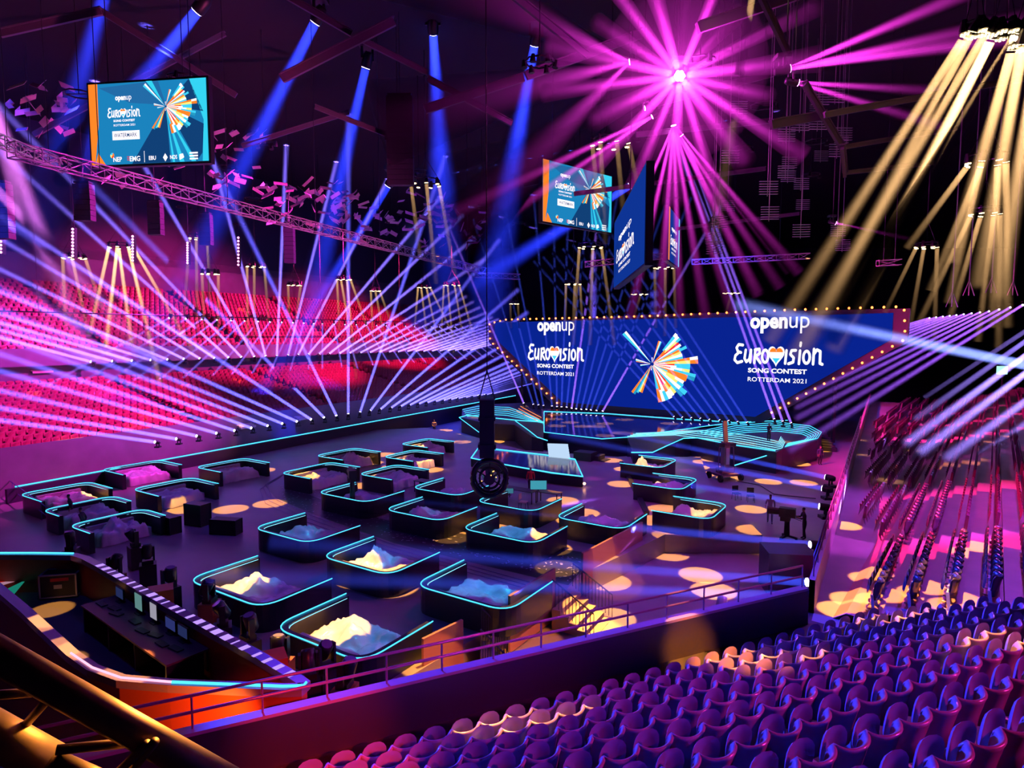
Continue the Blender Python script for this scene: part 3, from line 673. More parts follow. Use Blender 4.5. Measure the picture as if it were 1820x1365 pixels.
chair('chair', 'right of the two black chairs on the open floor, near the walking person', P(1334, 892, 0), -.2, 0, BLACK)
chair('chair', 'pale chair by the tables behind the hanging ring', P(930, 905, PZ), 1.2, PZ, mat('pale_plastic', (.7, .55, .35), .5))
b = MB(); cpt = [(1310, 855), (1350, 862), (1375, 878), (1400, 881), (1450, 886)]; b.tube([P(a, c, .04) for a, c in cpt], .03, 5); tag(b.build('cable', BLACK), 'thick cable snaking over the floor from the wheeled crane', 'cable')

# ------------------------------------------------------------------ people
def person(name, label, foot, height, face, pose, z0, shirt, trousers, hair, skin=(.35, .2, .14), far=False):
    """one continuous skinned body; face = direction angle; pose = dict of joint offsets"""
    h = height; t = thing(name, label, 'person', (foot.x, foot.y, z0), None, face)
    g = pose
    J = {'pel': (0, 0, .52), 'chest': (0, g.get('lean', 0)*.5, .72), 'neck': (0, g.get('lean', 0), .83), 'hb': (0, g.get('lean', 0)+.01, .875), 'ht': (0, g.get('lean', 0)+.015, .965),
         'hl': (-.055, 0, .50), 'kl': (-.06, g.get('kl', .03), .28), 'al': (-.06, g.get('al', -.02), .045), 'tl': (-.065, g.get('al', -.02)+.09, .015),
         'hr': (.055, 0, .50), 'kr': (.06, g.get('kr', 0), .28), 'ar': (.06, g.get('ar', 0), .045), 'tr': (.065, g.get('ar', 0)+.09, .015),
         'sl': (-.105, g.get('lean', 0), .80), 'el': g.get('el', (-.145, -.02, .63)), 'wl': g.get('wl', (-.15, .03, .49)),
         'sr': (.105, g.get('lean', 0), .80), 'er': g.get('er', (.145, -.02, .63)), 'wr': g.get('wr', (.15, .03, .49))}
    rad = {'pel': .062, 'chest': .068, 'neck': .03, 'hb': .043, 'ht': .036, 'hl': .05, 'kl': .034, 'al': .024, 'tl': .02, 'hr': .05, 'kr': .034, 'ar': .024, 'tr': .02,
           'sl': .032, 'el': .024, 'wl': .016, 'sr': .032, 'er': .024, 'wr': .016}
    E = [('pel', 'chest'), ('chest', 'neck'), ('neck', 'hb'), ('hb', 'ht'), ('pel', 'hl'), ('hl', 'kl'), ('kl', 'al'), ('al', 'tl'), ('pel', 'hr'), ('hr', 'kr'), ('kr', 'ar'), ('ar', 'tr'),
         ('chest', 'sl'), ('sl', 'el'), ('el', 'wl'), ('chest', 'sr'), ('sr', 'er'), ('er', 'wr')]
    for sd in 'lr':
        wv = Vector(J['w'+sd]); ev = Vector(J['e'+sd]); d = (wv-ev).normalized(); side = Vector((1 if sd == 'r' else -1, 0, 0)).cross(d).normalized()
        J['p'+sd] = tuple(wv+d*.03); rad['p'+sd] = .015; E.append(('w'+sd, 'p'+sd))
        for k, (of, ln) in enumerate(((-.016, .032), (-.006, .038), (.005, .036), (.015, .028))):
            q = 'f%d%s' % (k, sd); J[q] = tuple(wv+d*(.03+ln)+side*of); rad[q] = .0045; E.append(('p'+sd, q))
        q = 'th'+sd; J[q] = tuple(wv+d*.035-side*.028); rad[q] = .005; E.append(('w'+sd, q))
    names = list(J); me = bpy.data.meshes.new('body'); me.from_pydata([Vector(J[k])*h for k in names], [(names.index(a), names.index(c)) for a, c in E], [])
    o = bpy.data.objects.new('body', me); COL.objects.link(o)
    md = o.modifiers.new('s', 'SKIN'); md.use_smooth_shade = True
    for k, sv in zip(names, me.skin_vertices[0].data): sv.radius = (rad[k]*h*(1 if k[0] in 'ftwp' and k != 'pel' or k in ('ht', 'hb', 'neck') else 1.22), rad[k]*h*(1 if k[0] in 'ftwp' and k != 'pel' or k in ('ht', 'hb', 'neck') else 1.22)*(.72 if k in ('pel', 'chest') else 1)); sv.use_root = (k == 'pel')
    sb = o.modifiers.new('u', 'SUBSURF'); sb.levels = 1; sb.render_levels = 1
    dg = bpy.context.evaluated_depsgraph_get(); m2 = bpy.data.meshes.new_from_object(o.evaluated_get(dg)); bpy.data.objects.remove(o)
    b = MB(); hz = .90*h; fy = (J['hb'][1]+.04)*h
    nv = len(m2.vertices); b.add([v.co.copy() for v in m2.vertices], [tuple(p.vertices) for p in m2.polygons])
    # nose, ears, brow on the same mesh
    b.sphere((0, fy, hz), .009*h, 6, None, (.8, 1.2, 1.2))
    for i in (-1, 1): b.sphere((i*.043*h, J['hb'][1]*h, hz), .012*h, 6, None, (.4, .8, 1.2)); b.sphere((i*.016*h, fy-.003*h, hz+.012*h), .006*h, 5)
    body = MB(); SH = mat('shirt_'+shirt[0], shirt[1], .8); TR_ = mat('trousers_'+trousers[0], trousers[1], .8); SK = mat('skin', skin, .6)
    me3 = bpy.data.meshes.new('body'); me3.from_pydata(b.v, [], b.f)
    for q in (SK, SH, TR_, BLACK): me3.materials.append(q)
    for p in me3.polygons:
        z = p.center.z/h; x = abs(p.center.x)/h
        p.material_index = 0 if (z > .835) else (3 if z < .04 else (2 if z < .52 and x < .125 else 1))
        c = p.center/h
        for wq in ('wl', 'wr'):
            if (Vector(J[wq])-c).length < .075 and (Vector(J[wq])-c).length < (Vector(J['e'+wq[1]])-c).length*.75: p.material_index = 0
        p.use_smooth = True
    body = bpy.data.objects.new('body', me3); COL.objects.link(body); body.parent = t
    b = MB(); b.sphere((0, (J['ht'][1]-.012)*h, .935*h), .05*h, 8, None, (.9, .95, .9)); b.build('hair', mat('hair_'+hair[0], hair[1], .7), t, True)
    return t
DK = ('black', (.03, .03, .04)); NV = ('navy', (.05, .06, .12)); GR = ('grey', (.55, .5, .6)); JE = ('jeans', (.2, .22, .4))
person('person', 'person in a light jacket and jeans walking across the open floor', P(1368, 929, 0), 1.80, R(160), {'kl': .08, 'al': .10, 'kr': -.01, 'ar': -.12, 'wr': (.15, .10, .56), 'wl': (-.15, -.06, .50)}, 0, GR, JE, DK)
person('person', 'dark-clothed camera operator standing behind the pedestal camera at right', P(1429, 958, 0), 1.85, R(80), {'lean': .03, 'el': (-.13, .08, .66), 'wl': (-.10, .21, .68), 'er': (.13, .08, .66), 'wr': (.08, .22, .68)}, 0, DK, DK, DK)
person('person', 'dark figure standing on the right stage wing', P(1366, 785, SZ), 1.75, R(200), {'el': (-.13, .06, .64), 'wl': (-.05, .17, .62), 'er': (.13, .06, .64), 'wr': (.07, .17, .60)}, SZ, DK, DK, DK)
person('person', 'person standing alone in a warm pool of light, far left of the ring', P(772, 772, 0), 1.75, R(180), {'wl': (-.08, .12, .6), 'wr': (.08, .12, .6)}, 0, ('warm', (.6, .4, .3)), NV, DK)
person('person', 'faint dark figure standing beside the steps of the right stage wing', P(1457, 826, 0), 1.75, R(190), {}, 0, NV, DK, DK)
person('person', 'dark figure at the left by the leftmost booths', P(128, 930, PZ), 1.7, R(120), {'lean': .05}, PZ, DK, DK, DK)
person('person', 'dark figure at the blue railing, lower right of the other one at left', P(150, 958, PZ), 1.7, R(100), {'lean': .06}, PZ, DK, DK, DK)
person('person', 'person in red behind the lit monitor under the small stage', P(943, 874, PZ), 1.7, R(180), {}, PZ, ('red', (.7, .05, .04)), DK, DK)

# cameras and crane
def pedestal_cam(label, foot, z0, face, hgt=1.5):
    t = thing('television_camera', label, 'camera', (foot.x, foot.y, z0), None, face)
    b = MB()
    for k in range(3):
        a = k*2.094+.5; b.obox((0, 0, .18), (.5*math.cos(a), .5*math.sin(a), .1), .12, .1); b.cyl((.5*math.cos(a), .5*math.sin(a), 0), .07, .14, 8)
    b.build('base', BLACK, t)
    b = MB(); b.cyl((0, 0, .15), .17, hgt-.4, 10, None, .13); b.build('column', DARKMET, t)
    b = MB(); b.box((0, 0, hgt+.05), (.42, .85, .5)); b.box((0, .1, hgt-.3), (.5, .5, .25)); b.build('camera_body', BLACK, t, False)
    b = MB(); b.tube([(0, .4, hgt+.05), (0, 1.05, hgt+.05)], [.18, .22], 10); b.build('zoom_lens', BLACK, t)
    b = MB(); b.box((0, -.32, hgt+.22), (.24, .12, .18)); b.build('viewfinder', DARKMET, t)
    b = MB()
    for i in (-1, 1): b.tube([(i*.08, -.1, hgt-.15), (i*.16, -.75, hgt-.3)], .015, 5)
    b.build('pan_bar', DARKMET, t)
pedestal_cam('black pedestal television camera in front of the operator at right', P(1398, 957, 0), 0, R(60), 1.45)
pedestal_cam('black camera on a column standing on the dark track at centre', P(627, 912, PZ), PZ, R(20), 2.3)
pedestal_cam('black television camera in the dark left of the booths', P(505, 812, 0), 0, R(-60), 1.5)
t = thing('camera_crane', 'tall wheeled studio crane with a mast, standing on the open floor', 'crane', tuple(P(1288, 852, 0)), None, .3)
MG = mat('crane_metal', (.30, .16, .22), .4, .5)
b = MB(); b.box((0, 0, .45), (1.7, 1.3, .18)); b.box((0, 0, .75), (1.1, .8, .45)); b.build('chassis', MG, t)
for i in (-1, 1):
    for j in (-1, 1):
        b = MB(); b.tube([(i*.85, j*.75, .28), (i*1.02, j*.75, .28)], .28, 12); b.build('wheel', BLACK, t)
b = MB(); b.box((0, 0, 1.9), (.5, .5, 2.2)); b.obox((0, 0, 3), (.15, .4, 4.6), .3, .35); b.build('mast', MG, t)
b = MB()
for i in (-1, 1): b.obox((i*.75, -.2, .6), (i*.65, -.1, 2.6), .07, .07); b.obox((i*.65, -.1, 2.6), (0, 0, 2.7), .07, .07)
b.build('side_frame', MG, t)
b = MB(); b.box((0, 0, 2.8), (1.6, .5, .25)); b.build('platform', DARKMET, t)
b = MB(); b.box((.02, -.28, 1.9), (.3, .03, 1.3)); b.build('panel', mat('lilac_panel', (.8, .5, .75), .4), t)
# ------------------------------------------------------------------ seats
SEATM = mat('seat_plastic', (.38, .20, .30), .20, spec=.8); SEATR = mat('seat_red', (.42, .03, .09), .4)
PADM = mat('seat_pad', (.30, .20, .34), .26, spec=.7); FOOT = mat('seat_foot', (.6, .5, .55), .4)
def seat_back_mesh():
    b = MB(); nt = 12; prof = [(.0, .30), (.0, .55), (.0, .74), (.012, .80), (.04, .825), (.068, .80), (.06, .76), (.045, .55), (.04, .30)]   # (outward, z)
    vs = []; n = len(prof)
    for i in range(nt+1):
        t = i/nt*2-1; ph = t*1.32; x = .235*math.sin(ph)/math.sin(1.32); y = -.13+.20*(1-math.cos(ph))
        nx, ny = math.sin(ph), -math.cos(ph); rise = .035*max(0, abs(t)-.55)*2-.02*(1-t*t); taper = 1-.16*(abs(t) > .9)
        for o, z in prof:
            k = (z-.3)/.53; zz = .3+(z-.3)*taper*(1-.45*max(0, abs(t)-.5)*(k < .6))+rise*k
            flare = .03*k*k
            vs.append((x+nx*(o-.03+flare), y+ny*(o-.03+flare)-.05*k, zz))
    fs = [(i*n+k, (i+1)*n+k, (i+1)*n+(k+1) % n, i*n+(k+1) % n) for i in range(nt) for k in range(n)]
    fs += [tuple(range(n)), tuple(nt*n+k for k in range(n))[::-1]]
    b.add(vs, fs); return b
def seat_pad_mesh():
    b = MB(); nu, nv = 16, 5; vs = []; fs = []
    for side in (1, -1):
        for j in range(nv+1):
            r = (j/nv)**.8
            for i in range(nu):
                a = 2*math.pi*i/nu; cx = abs(math.cos(a))**.75*math.copysign(1, math.cos(a)); cz = abs(math.sin(a))**.75*math.copysign(1, math.sin(a))
                x = .205*cx*r; z = .62+.215*cz*r
                th = .035*(1-r**4)**.5
                y = .13+.04*(x/.2)**2*-1+(th if side == 1 else -th*.3+(.035*(1-r*r)))-.12*(z-.62)
                if side == -1 and j == nv: y = .13-.04*(x/.2)**2-.12*(z-.62)
                vs.append((x, y, z))
    m = (nv+1)*nu
    for s_ in (0, 1):
        for j in range(nv):
            for i in range(nu):
                f = (s_*m+j*nu+i, s_*m+j*nu+(i+1) % nu, s_*m+(j+1)*nu+(i+1) % nu, s_*m+(j+1)*nu+i); fs.append(f if s_ else f[::-1])
    b.add(vs, fs); return b
def make_seat(name, label, m1, m2):
    t = thing(name, label, 'seat')
    seat_back_mesh().build('backrest', m1, t, True); seat_pad_mesh().build('seat', m2, t, True)
    b = MB(); b.obox((-.24, -.03, 0), (-.24, .02, .45), .035, .07, None, Vector((0, 1, 0))); b.box((-.24, .02, .015), (.05, .26, .03)); b.box((0, .02, .36), (.48, .05, .04)); b.build('bracket', FOOT, t)
    return t
seat0 = None
rowname = 'front second third fourth fifth sixth seventh eighth ninth'.split()
offs = [0, 3.04, 5.07, 4.12, 5.29, 6.56, 7.4, 8.6, 9.2]
nseat = 0
for k in range(9):
    js = []
    for j in range(-8, 40):
        jj = j+offs[k] if k else j
        w0 = .5*(j+(offs[k] % 1))
        p = CP(w0, .9*k, ZC+.411*k)
        if (p-R0).dot(uR) > -.75-.0*k and (p-R0).dot(nR) > -3 and k < 9: pass
        if (p-R0).dot(uR) > -.9 and w0 > 8: continue
        r = p+Z*.6-CAMP; d = r.y*math.cos(PITCH)-r.z*math.sin(PITCH); up = r.y*math.sin(PITCH)+r.z*math.cos(PITCH)
        if d < 1: continue
        px = 910+F*r.x/d; py = 682.5-F*up/d
        if -20 < px < 1870 and py < 1460+400/d: js.append(p)
    for i, p in enumerate(js):
        face = math.atan2(-nC.y, -nC.x)-math.pi/2
        lb = 'near stand seat, %s row from the barrier, %s from the left' % (rowname[k], nth(i+1))
        if seat0 is None:
            seat0 = make_seat('arena_seat', lb, SEATM, PADM); seat0.location = p; seat0.rotation_euler = (0, 0, face); seat0['group'] = 'folding seats of the near stand'
            s_ = seat0
        else: s_ = copy_thing(seat0, p, face+random.uniform(-.04, .04), lb)
        nseat += 1
# right stand: nearest seats one by one, the rest as one mass
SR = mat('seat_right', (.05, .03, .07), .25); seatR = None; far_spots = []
faceR = math.atan2(nR2.y, nR2.x)+math.pi/2     # backs point away from the arena
blocks = [(.8, 6.2), (7.6, 15.0), (16.4, 24), (25.5, 33), (34.5, 42), (43.5, 51), (52.5, 60)]
for k, (s, z) in enumerate(ROWSR):
    cnt = 0
    for bi, (a, c) in enumerate(blocks):
        n_ = int((c-a)/.5)
        for i in range(n_):
            p = RQ(a+.5*i, s+.12, z)
            near = (bi == 0 and k < 7) or (bi == 1 and k < 2)
            if near and nseat < 297:
                cnt += 1
                lb = 'right stand seat, %s row up, %s from the near end' % (nth(k+1), nth(cnt))
                if seatR is None:
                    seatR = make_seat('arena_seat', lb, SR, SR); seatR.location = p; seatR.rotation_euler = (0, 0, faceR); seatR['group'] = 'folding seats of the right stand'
                else: copy_thing(seatR, p, faceR, lb)
                nseat += 1
            else: far_spots.append((p, faceR))
print('seats', nseat)
def seat_mass(name, label, spots, m, wd=.46, hh=.82):
    vs = []; fs = []
    prof = [(-wd/2, .16, .32), (wd/2, .16, .32), (wd/2*.92, .22, hh), (-wd/2*.92, .22, hh), (-wd/2, .26, .32), (wd/2, .26, .32), (wd/2*.92, .30, hh-.03), (-wd/2*.92, .30, hh-.03),
            (-wd*.42, .0, .40), (wd*.42, .0, .40), (wd*.40, .06, hh-.06), (-wd*.40, .06, hh-.06), (0, 0, hh+.0), (0, .25, hh+.04), (-wd*.06, .24, 0), (wd*.06, .24, 0)]
    F0 = [(0, 1, 2, 13, 3), (5, 4, 7, 13, 6), (1, 5, 6, 2), (4, 0, 3, 7), (3, 13, 7), (2, 6, 13), (8, 9, 10, 12, 11), (14, 15, 1, 0)]
    for p, f in spots:
        ca, sa = math.cos(f), math.sin(f); b0 = len(vs)
        for x, y, z in prof: y = y-.1; vs.append((p.x+x*ca+y*sa, p.y+x*sa-y*ca, p.z+z))
        for q in F0: fs.append([b0+i for i in q])
    me = bpy.data.meshes.new(name); me.from_pydata(vs, [], fs); me.materials.append(m)
    o = bpy.data.objects.new(name, me); COL.objects.link(o); return tag(o, label, 'seat', None, 'stuff')
# local +y of the low seat faces the arena after the sign flip above
for k in range(1, 7):
    for a, c in blocks[1:]:
        for i in range(int((c-a)/.5)):
            p = RQ(a+.5*i, 1.42-.8*k, 4.12)
            if (p-R0).dot(nR) > .9: far_spots.append((p, faceR))
for k, (s, z) in enumerate(ROWSR2):
    for i in range(150):
        if i % 24 > 21: continue
        far_spots.append((RQ(-4+.6*i, s, z), faceR))
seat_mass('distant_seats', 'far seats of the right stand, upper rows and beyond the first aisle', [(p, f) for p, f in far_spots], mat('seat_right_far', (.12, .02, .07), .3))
faceL = math.atan2(nL.y, nL.x)+math.pi/2
for rows, u0, nm, lb in ((ROWSL, -16, 'distant_seats', 'red seats of the lower left stand beyond the booths'), (ROWSU, -16, 'distant_seats', 'red seats of the upper left stand under the hanging gold lamps')):
    sp = []
    for k, (s, z) in enumerate(rows):
        for i in range(186):
            if i % 26 > 23: continue
            sp.append((LP(u0+.6*i, s, z), faceL))
    seat_mass(nm, lb, sp, SEATR, .52, .86)
# pale stair blocks and vomitory walls breaking the stands
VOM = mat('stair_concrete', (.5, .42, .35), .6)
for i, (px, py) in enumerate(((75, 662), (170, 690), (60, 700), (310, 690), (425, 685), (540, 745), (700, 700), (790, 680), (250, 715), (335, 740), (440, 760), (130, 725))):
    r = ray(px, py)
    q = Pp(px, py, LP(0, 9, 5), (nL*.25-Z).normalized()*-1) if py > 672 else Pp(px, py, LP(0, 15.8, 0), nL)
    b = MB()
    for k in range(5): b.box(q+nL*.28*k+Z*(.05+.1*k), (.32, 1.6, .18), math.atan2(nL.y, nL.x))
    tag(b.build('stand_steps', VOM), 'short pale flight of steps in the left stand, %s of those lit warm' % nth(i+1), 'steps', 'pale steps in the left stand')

# ------------------------------------------------------------------ beam lamps
def beam_fixture(name, label, group, cat, a, tgt, r, half, col, power, dens, L, lens, up=None):
    t = thing(name, label, cat, tuple(a), group)
    lamp_body(t, a, Vector(tgt)-Vector(a), r*.75 if r < .2 else r, lens, None, up)
    add_beam(t, a, tgt, r*.9, half, col, power, dens, L)
    return t
def interp(tab, x):
    for (a, fa), (c, fc) in zip(tab, tab[1:]):
        if x <= c: return fa+(fc-fa)*(x-a)/(c-a)
    return tab[-1][1]
BV = (.13, .11, 1); BV2 = (.22, .14, 1)
def row(lst, angs, p0, n, where, group, zfix, lens, col, power, dens, half, Lf, r=.16, up=None, px_len=80):
    for i, x in enumerate(lst):
        x, y = x; a = Pp(x, y, p0, n); an = R(interp(angs, x)); q = Pp(x+px_len*math.cos(an), y-px_len*math.sin(an), p0, n)
        beam_fixture('beam_lamp', 'narrow blue beam lamp, %s from left %s' % (nth(i+1), where), group, 'stage light', a, q, r, half, col, power, dens, Lf(x), lens, up)
ya = lambda x: interp([(276, 785.7), (385, 770), (502, 753), (619, 736), (728, 720), (904, 695)], x)
xa = [276, 314, 350, 385, 417, 447, 476, 502, 528, 553, 576, 598, 619, 640, 658, 676, 695, 712, 728, 744, 759, 774, 788, 801, 814, 827, 840, 852, 864, 876]
row([(x, ya(x)) for x in xa], [(276, 172), (314, 170), (350, 167), (385, 164), (446, 160), (502, 158), (528, 156), (553, 147), (576, 135), (598, 116), (619, 90), (640, 71.6), (658, 53), (676, 41), (695, 35), (712, 31), (744, 25), (800, 19), (876, 15)],
    LP(0, .5, 0), nL, 'along the left floor edge', 'beam lamps on the left floor edge', 0, LENSB, BV, .8, .03, .72, lambda x: 26 if x < 640 else 30)
yb = lambda x: interp([(162, 643), (235, 641), (298, 639), (429, 634.7), (548, 630), (674, 626), (850, 622)], x)
xb = [162, 200, 235, 268, 298, 327, 355, 381, 406, 429, 452, 472, 492, 512, 530, 548, 567, 585, 603, 621, 640, 657, 674, 691, 707, 723, 738, 752, 767, 781, 795, 808, 822, 835]
row([(x, yb(x)) for x in xb], [(162, 165), (235, 164), (268, 163), (298, 158), (327, 154), (355, 149), (381, 146), (406, 138), (429, 134), (452, 120), (472, 105), (492, 87.4), (512, 76), (530, 63), (548, 50), (567, 44), (603, 33), (640, 28), (674, 24), (707, 20), (835, 15)],
    LP(0, 14.5, 0), nL, 'on the left stand balcony', 'beam lamps on the left balcony front', 0, LENSB, BV2, .8, .03, .72, lambda x: 34 if x < 620 else 24)
yc = lambda x: interp([(301, 565), (435, 570), (573, 575), (720, 579), (846, 581.4)], x)
xc = [301, 331, 359, 386, 411, 435, 459, 480, 501, 521, 540, 558, 573, 594, 613, 633, 651, 669, 686, 703, 720, 736, 750, 766, 780, 794, 808, 821, 834, 846]
row([(x, yc(x)) for x in xc], [(301, 209), (386, 216), (435, 223), (459, 230), (480, 234), (501, 240), (521, 245), (540, 254), (558, 263), (573, 270), (594, 280), (613, 286), (633, 293), (651, 300), (686, 307), (736, 314), (846, 326)],
    LP(0, 14.2, 0), nL, 'on the pipe hung over the left balcony', 'beam lamps on the hung pipe', 0, LENSB, (.22, .14, 1), .3, .04, .45, lambda x: 20, .13, 'up')
b = MB(); b.tube([LP(-12, 14.2, 13.35), LP(95, 14.2, 13.35)], .06, 6); o = tag(b.build('lighting_pipe', DARKMET), 'long hung pipe carrying the upper row of beam lamps', 'pipe')
off = Vector(o.location); b = MB()
for u in range(-8, 96, 16): b.tube([LP(u, 14.2, 13.35)-off, LP(u, 14.2, 34.02)-off], .03, 4)
b.build('suspension_wire', DARKMET, o)
# stage back row, fanned in the plane of the wall
WB0 = WA+WN*2.6
xs = [(931, 717, 113), (948, 719, 108), (957, 720, 104), (966, 721, 101), (981, 722, 95), (990, 723, 91), (998, 723.5, 88), (1007, 724, 84), (1016, 726, 82), (1024, 727, 79), (1033, 728, 76), (1042, 728, 73), (1050, 729, 70), (1060, 730, 66), (1071, 731, 60),
      (1198, 741, 132), (1213, 742, 131), (1229, 743, 130), (1245, 744, 129), (1261, 746, 128), (1279, 747, 126), (1295, 748, 125), (1311, 750, 124), (1328, 751, 123), (1376, 745, 109.5), (1391, 749, 110), (1406, 752, 111)]
for i, (x, y, an) in enumerate(xs):
    a = Pp(x, y, WB0, WN); q = Pp(x+60*math.cos(R(an)), y-60*math.sin(R(an)), WB0, WN); strong = i in (0, 8, 14, 24, 25, 26)
    a.z = max(a.z, SZ+.25)
    beam_fixture('beam_lamp', 'narrow beam lamp at the foot of the LED wall, %s from the left' % nth(i+1), 'beam lamps at the foot of the LED wall', 'stage light', a, q, .15, .45 if strong else .3, (.3, .12, 1) if strong else (.06, .10, 1),
                 (.5 if strong else .18), .03, 30 if i > 23 else 22, LENSB)
# right side rows
for i, x in enumerate((1652, 1664, 1676, 1688, 1700, 1713, 1727, 1742, 1758, 1776, 1796, 1818)):
    y = interp([(1648, 565.5), (1700, 560), (1760, 553), (1818, 542)], x); dd = 96-(x-1648)*.2; a = Pd(x, y, dd); an = R(interp([(1648, 196), (1740, 205), (1818, 212)], x)); q = Pd(x+90*math.cos(an), y-90*math.sin(an), dd*.9)
    beam_fixture('beam_lamp', 'narrow purple beam lamp, %s from the far end of the right balcony' % nth(i+1), 'beam lamps on the right balcony', 'stage light', a, q, .14, .4, (.35, .10, 1), .3, .02, 34, LENSB, 'up')
for i, (x, y, qx, qy, pw) in enumerate(((1846, 590, 1560, 792, .35), (1866, 600, 1505, 866, .9), (1892, 612, 1520, 890, 1.0), (1925, 640, 1570, 895, .7), (1960, 655, 1650, 880, .4), (1840, 577, 1600, 735, .3))):
    a = Pd(x, y, 50); q = P(qx, qy, 4.6)
    beam_fixture('beam_lamp', 'bright lavender beam lamp high at the right edge, %s of its row' % nth(i+1), 'bright beam lamps of the right stand', 'stage light', a, q, .2, .42, (.33, .22, 1), pw*.8, .05, (q-a).length*.66, LENSB, 'up')
a = Pd(1915, 668, 34); q = Pd(1400, 560, 50)
beam_fixture('beam_lamp', 'bright blue-white wide beam lamp low at the right edge, aimed over the LED wall', None, 'stage light', a, q, .3, 1.6, (.22, .30, 1), .8, .05, (q-a).length*1.05, LENSB)
# floor-level lamps on the right barrier shining left across the floor
for i, (x, y, qx, qy) in enumerate(((1441, 968, 1000, 925), (1440, 998, 980, 960), (1436, 1035, 1000, 1002), (1432, 1060, 1010, 1045), (1457, 900, 1150, 850), (1462, 868, 1120, 800), (1468, 848, 1150, 780))):
    a = P(x, y, 1.2 if i < 4 else 1.2); q = P(qx, qy, 2.2)
    beam_fixture('moving_head_lamp', 'moving head lamp by the right barrier, %s counted from the middle' % nth(i+1), 'moving heads at the right barrier', 'stage light', a, q, .2, 1.0, (.05, .08, 1), .25, .03, 18, LENSB)
# magenta lamps in the roof
LM = (1, .04, .80)
def roof_lamp(label, px, py, d, targets, r, half, power, dens, L, col=LM, lens=None, fill=0):
    a = Pd(px, py, d); t = thing('moving_head_lamp', label, 'stage light', tuple(a)); tg = [Pd(*q) for q in targets]
    lamp_body(t, a, sum(((q-a).normalized() for q in tg), Vector((0, 0, -.01))) if not fill else CAMP-a, r, lens or LENSM, None, 'up')
    b = WB(t); b.tube([a+Vector((0, .3, .3)), Vector((a.x, a.y+.3, 34.02))], .03, 4); wbuild(b, 'suspension_wire', DARKMET, t)
    for q in tg: add_beam(t, a, q, r*.5, half, col, power, dens, L, fade=1, start=.45 if fill else 0, set_=NSETS if fill else None)
    return t, a
star, sa = roof_lamp('blazing magenta lamp in the roof pointing straight at the viewer', 1208, 135, 34,
    [(1208+150*math.cos(R(k*20+7)), 135-150*math.sin(R(k*20+7)), 34+((k*7) % 5-2)*2.0) for k in range(18)], .26, 3.2, .7, .08, 5.2, fill=1)  # radial beams added to shape the lamp's star glare
b = WB(star); b.sphere(sa, 4.4, 20); HAZE.append((wbuild(b, 'haze_ball', haze(.012), star), NSETS))
l = bpy.data.lights.new('lamp_light', 'POINT'); l.energy = 3600; l.color = LM; l.shadow_soft_size = .25; lo = bpy.data.objects.new('lamp_light', l); COL.objects.link(lo); lo.parent = star; lo.location = (CAMP-sa).normalized()*.5; lo['beam_set'] = NSETS
b = WB(star); n_ = (CAMP-sa).normalized()
for k in range(7):
    off_ = Vector((math.cos(k*1.047), 0, math.sin(k*1.047)))*(.22 if k else 0); b.sphere(sa+n_*.15+off_*.8, .12, 6)
wbuild(b, 'led_cluster', glow('hot_magenta', (1, .75, 1), 30), star)
roof_lamp('magenta lamp in the roof throwing a wide fan of beams straight down', 1197, 222, 42, [(1120, 400, 42), (1150, 430, 43), (1180, 450, 40), (1205, 450, 44), (1235, 450, 41), (1265, 440, 42), (1300, 430, 43), (1340, 440, 42), (1390, 450, 42)], .2, 2.0, .8, .06, 8.5)
roof_lamp('small magenta lamp right beside the wide downward fan', 1211, 240, 44, [(1290, 400, 44), (1330, 390, 44), (1380, 440, 44)], .16, 1.8, .6, .06, 8)
roof_lamp('magenta roof lamp at upper right throwing beams to the right', 1402, 122, 30, [(1560, 55, 30), (1580, 85, 30.5), (1560, 100, 29)], .2, 2.6, .8, .1, 8)
roof_lamp('second magenta roof lamp just below the one throwing beams right', 1417, 147, 31, [(1500, 152, 31), (1510, 175, 31)], .18, 2.6, .5, .1, 5)
roof_lamp('small magenta roof lamp throwing a beam down left', 1160, 207, 40, [(1040, 265, 40), (1060, 275, 41)], .16, 2.4, .6, .1, 9)
roof_lamp('small magenta roof lamp left of the one throwing down left', 1147, 192, 38, [(1030, 225, 38)], .16, 2.6, .4, .1, 8)
roof_lamp('magenta lamp low at right of the roof rig, small pink beam', 1484, 396, 44, [(1520, 404, 44)], .14, 2.2, .3, .1, 3.5)
roof_lamp('large magenta wash lamp in the roof left of the blazing one', 1120, 110, 38, [(1010, 60, 38), (960, 150, 38), (1000, 230, 40)], .2, 9, .2, .03, 10)
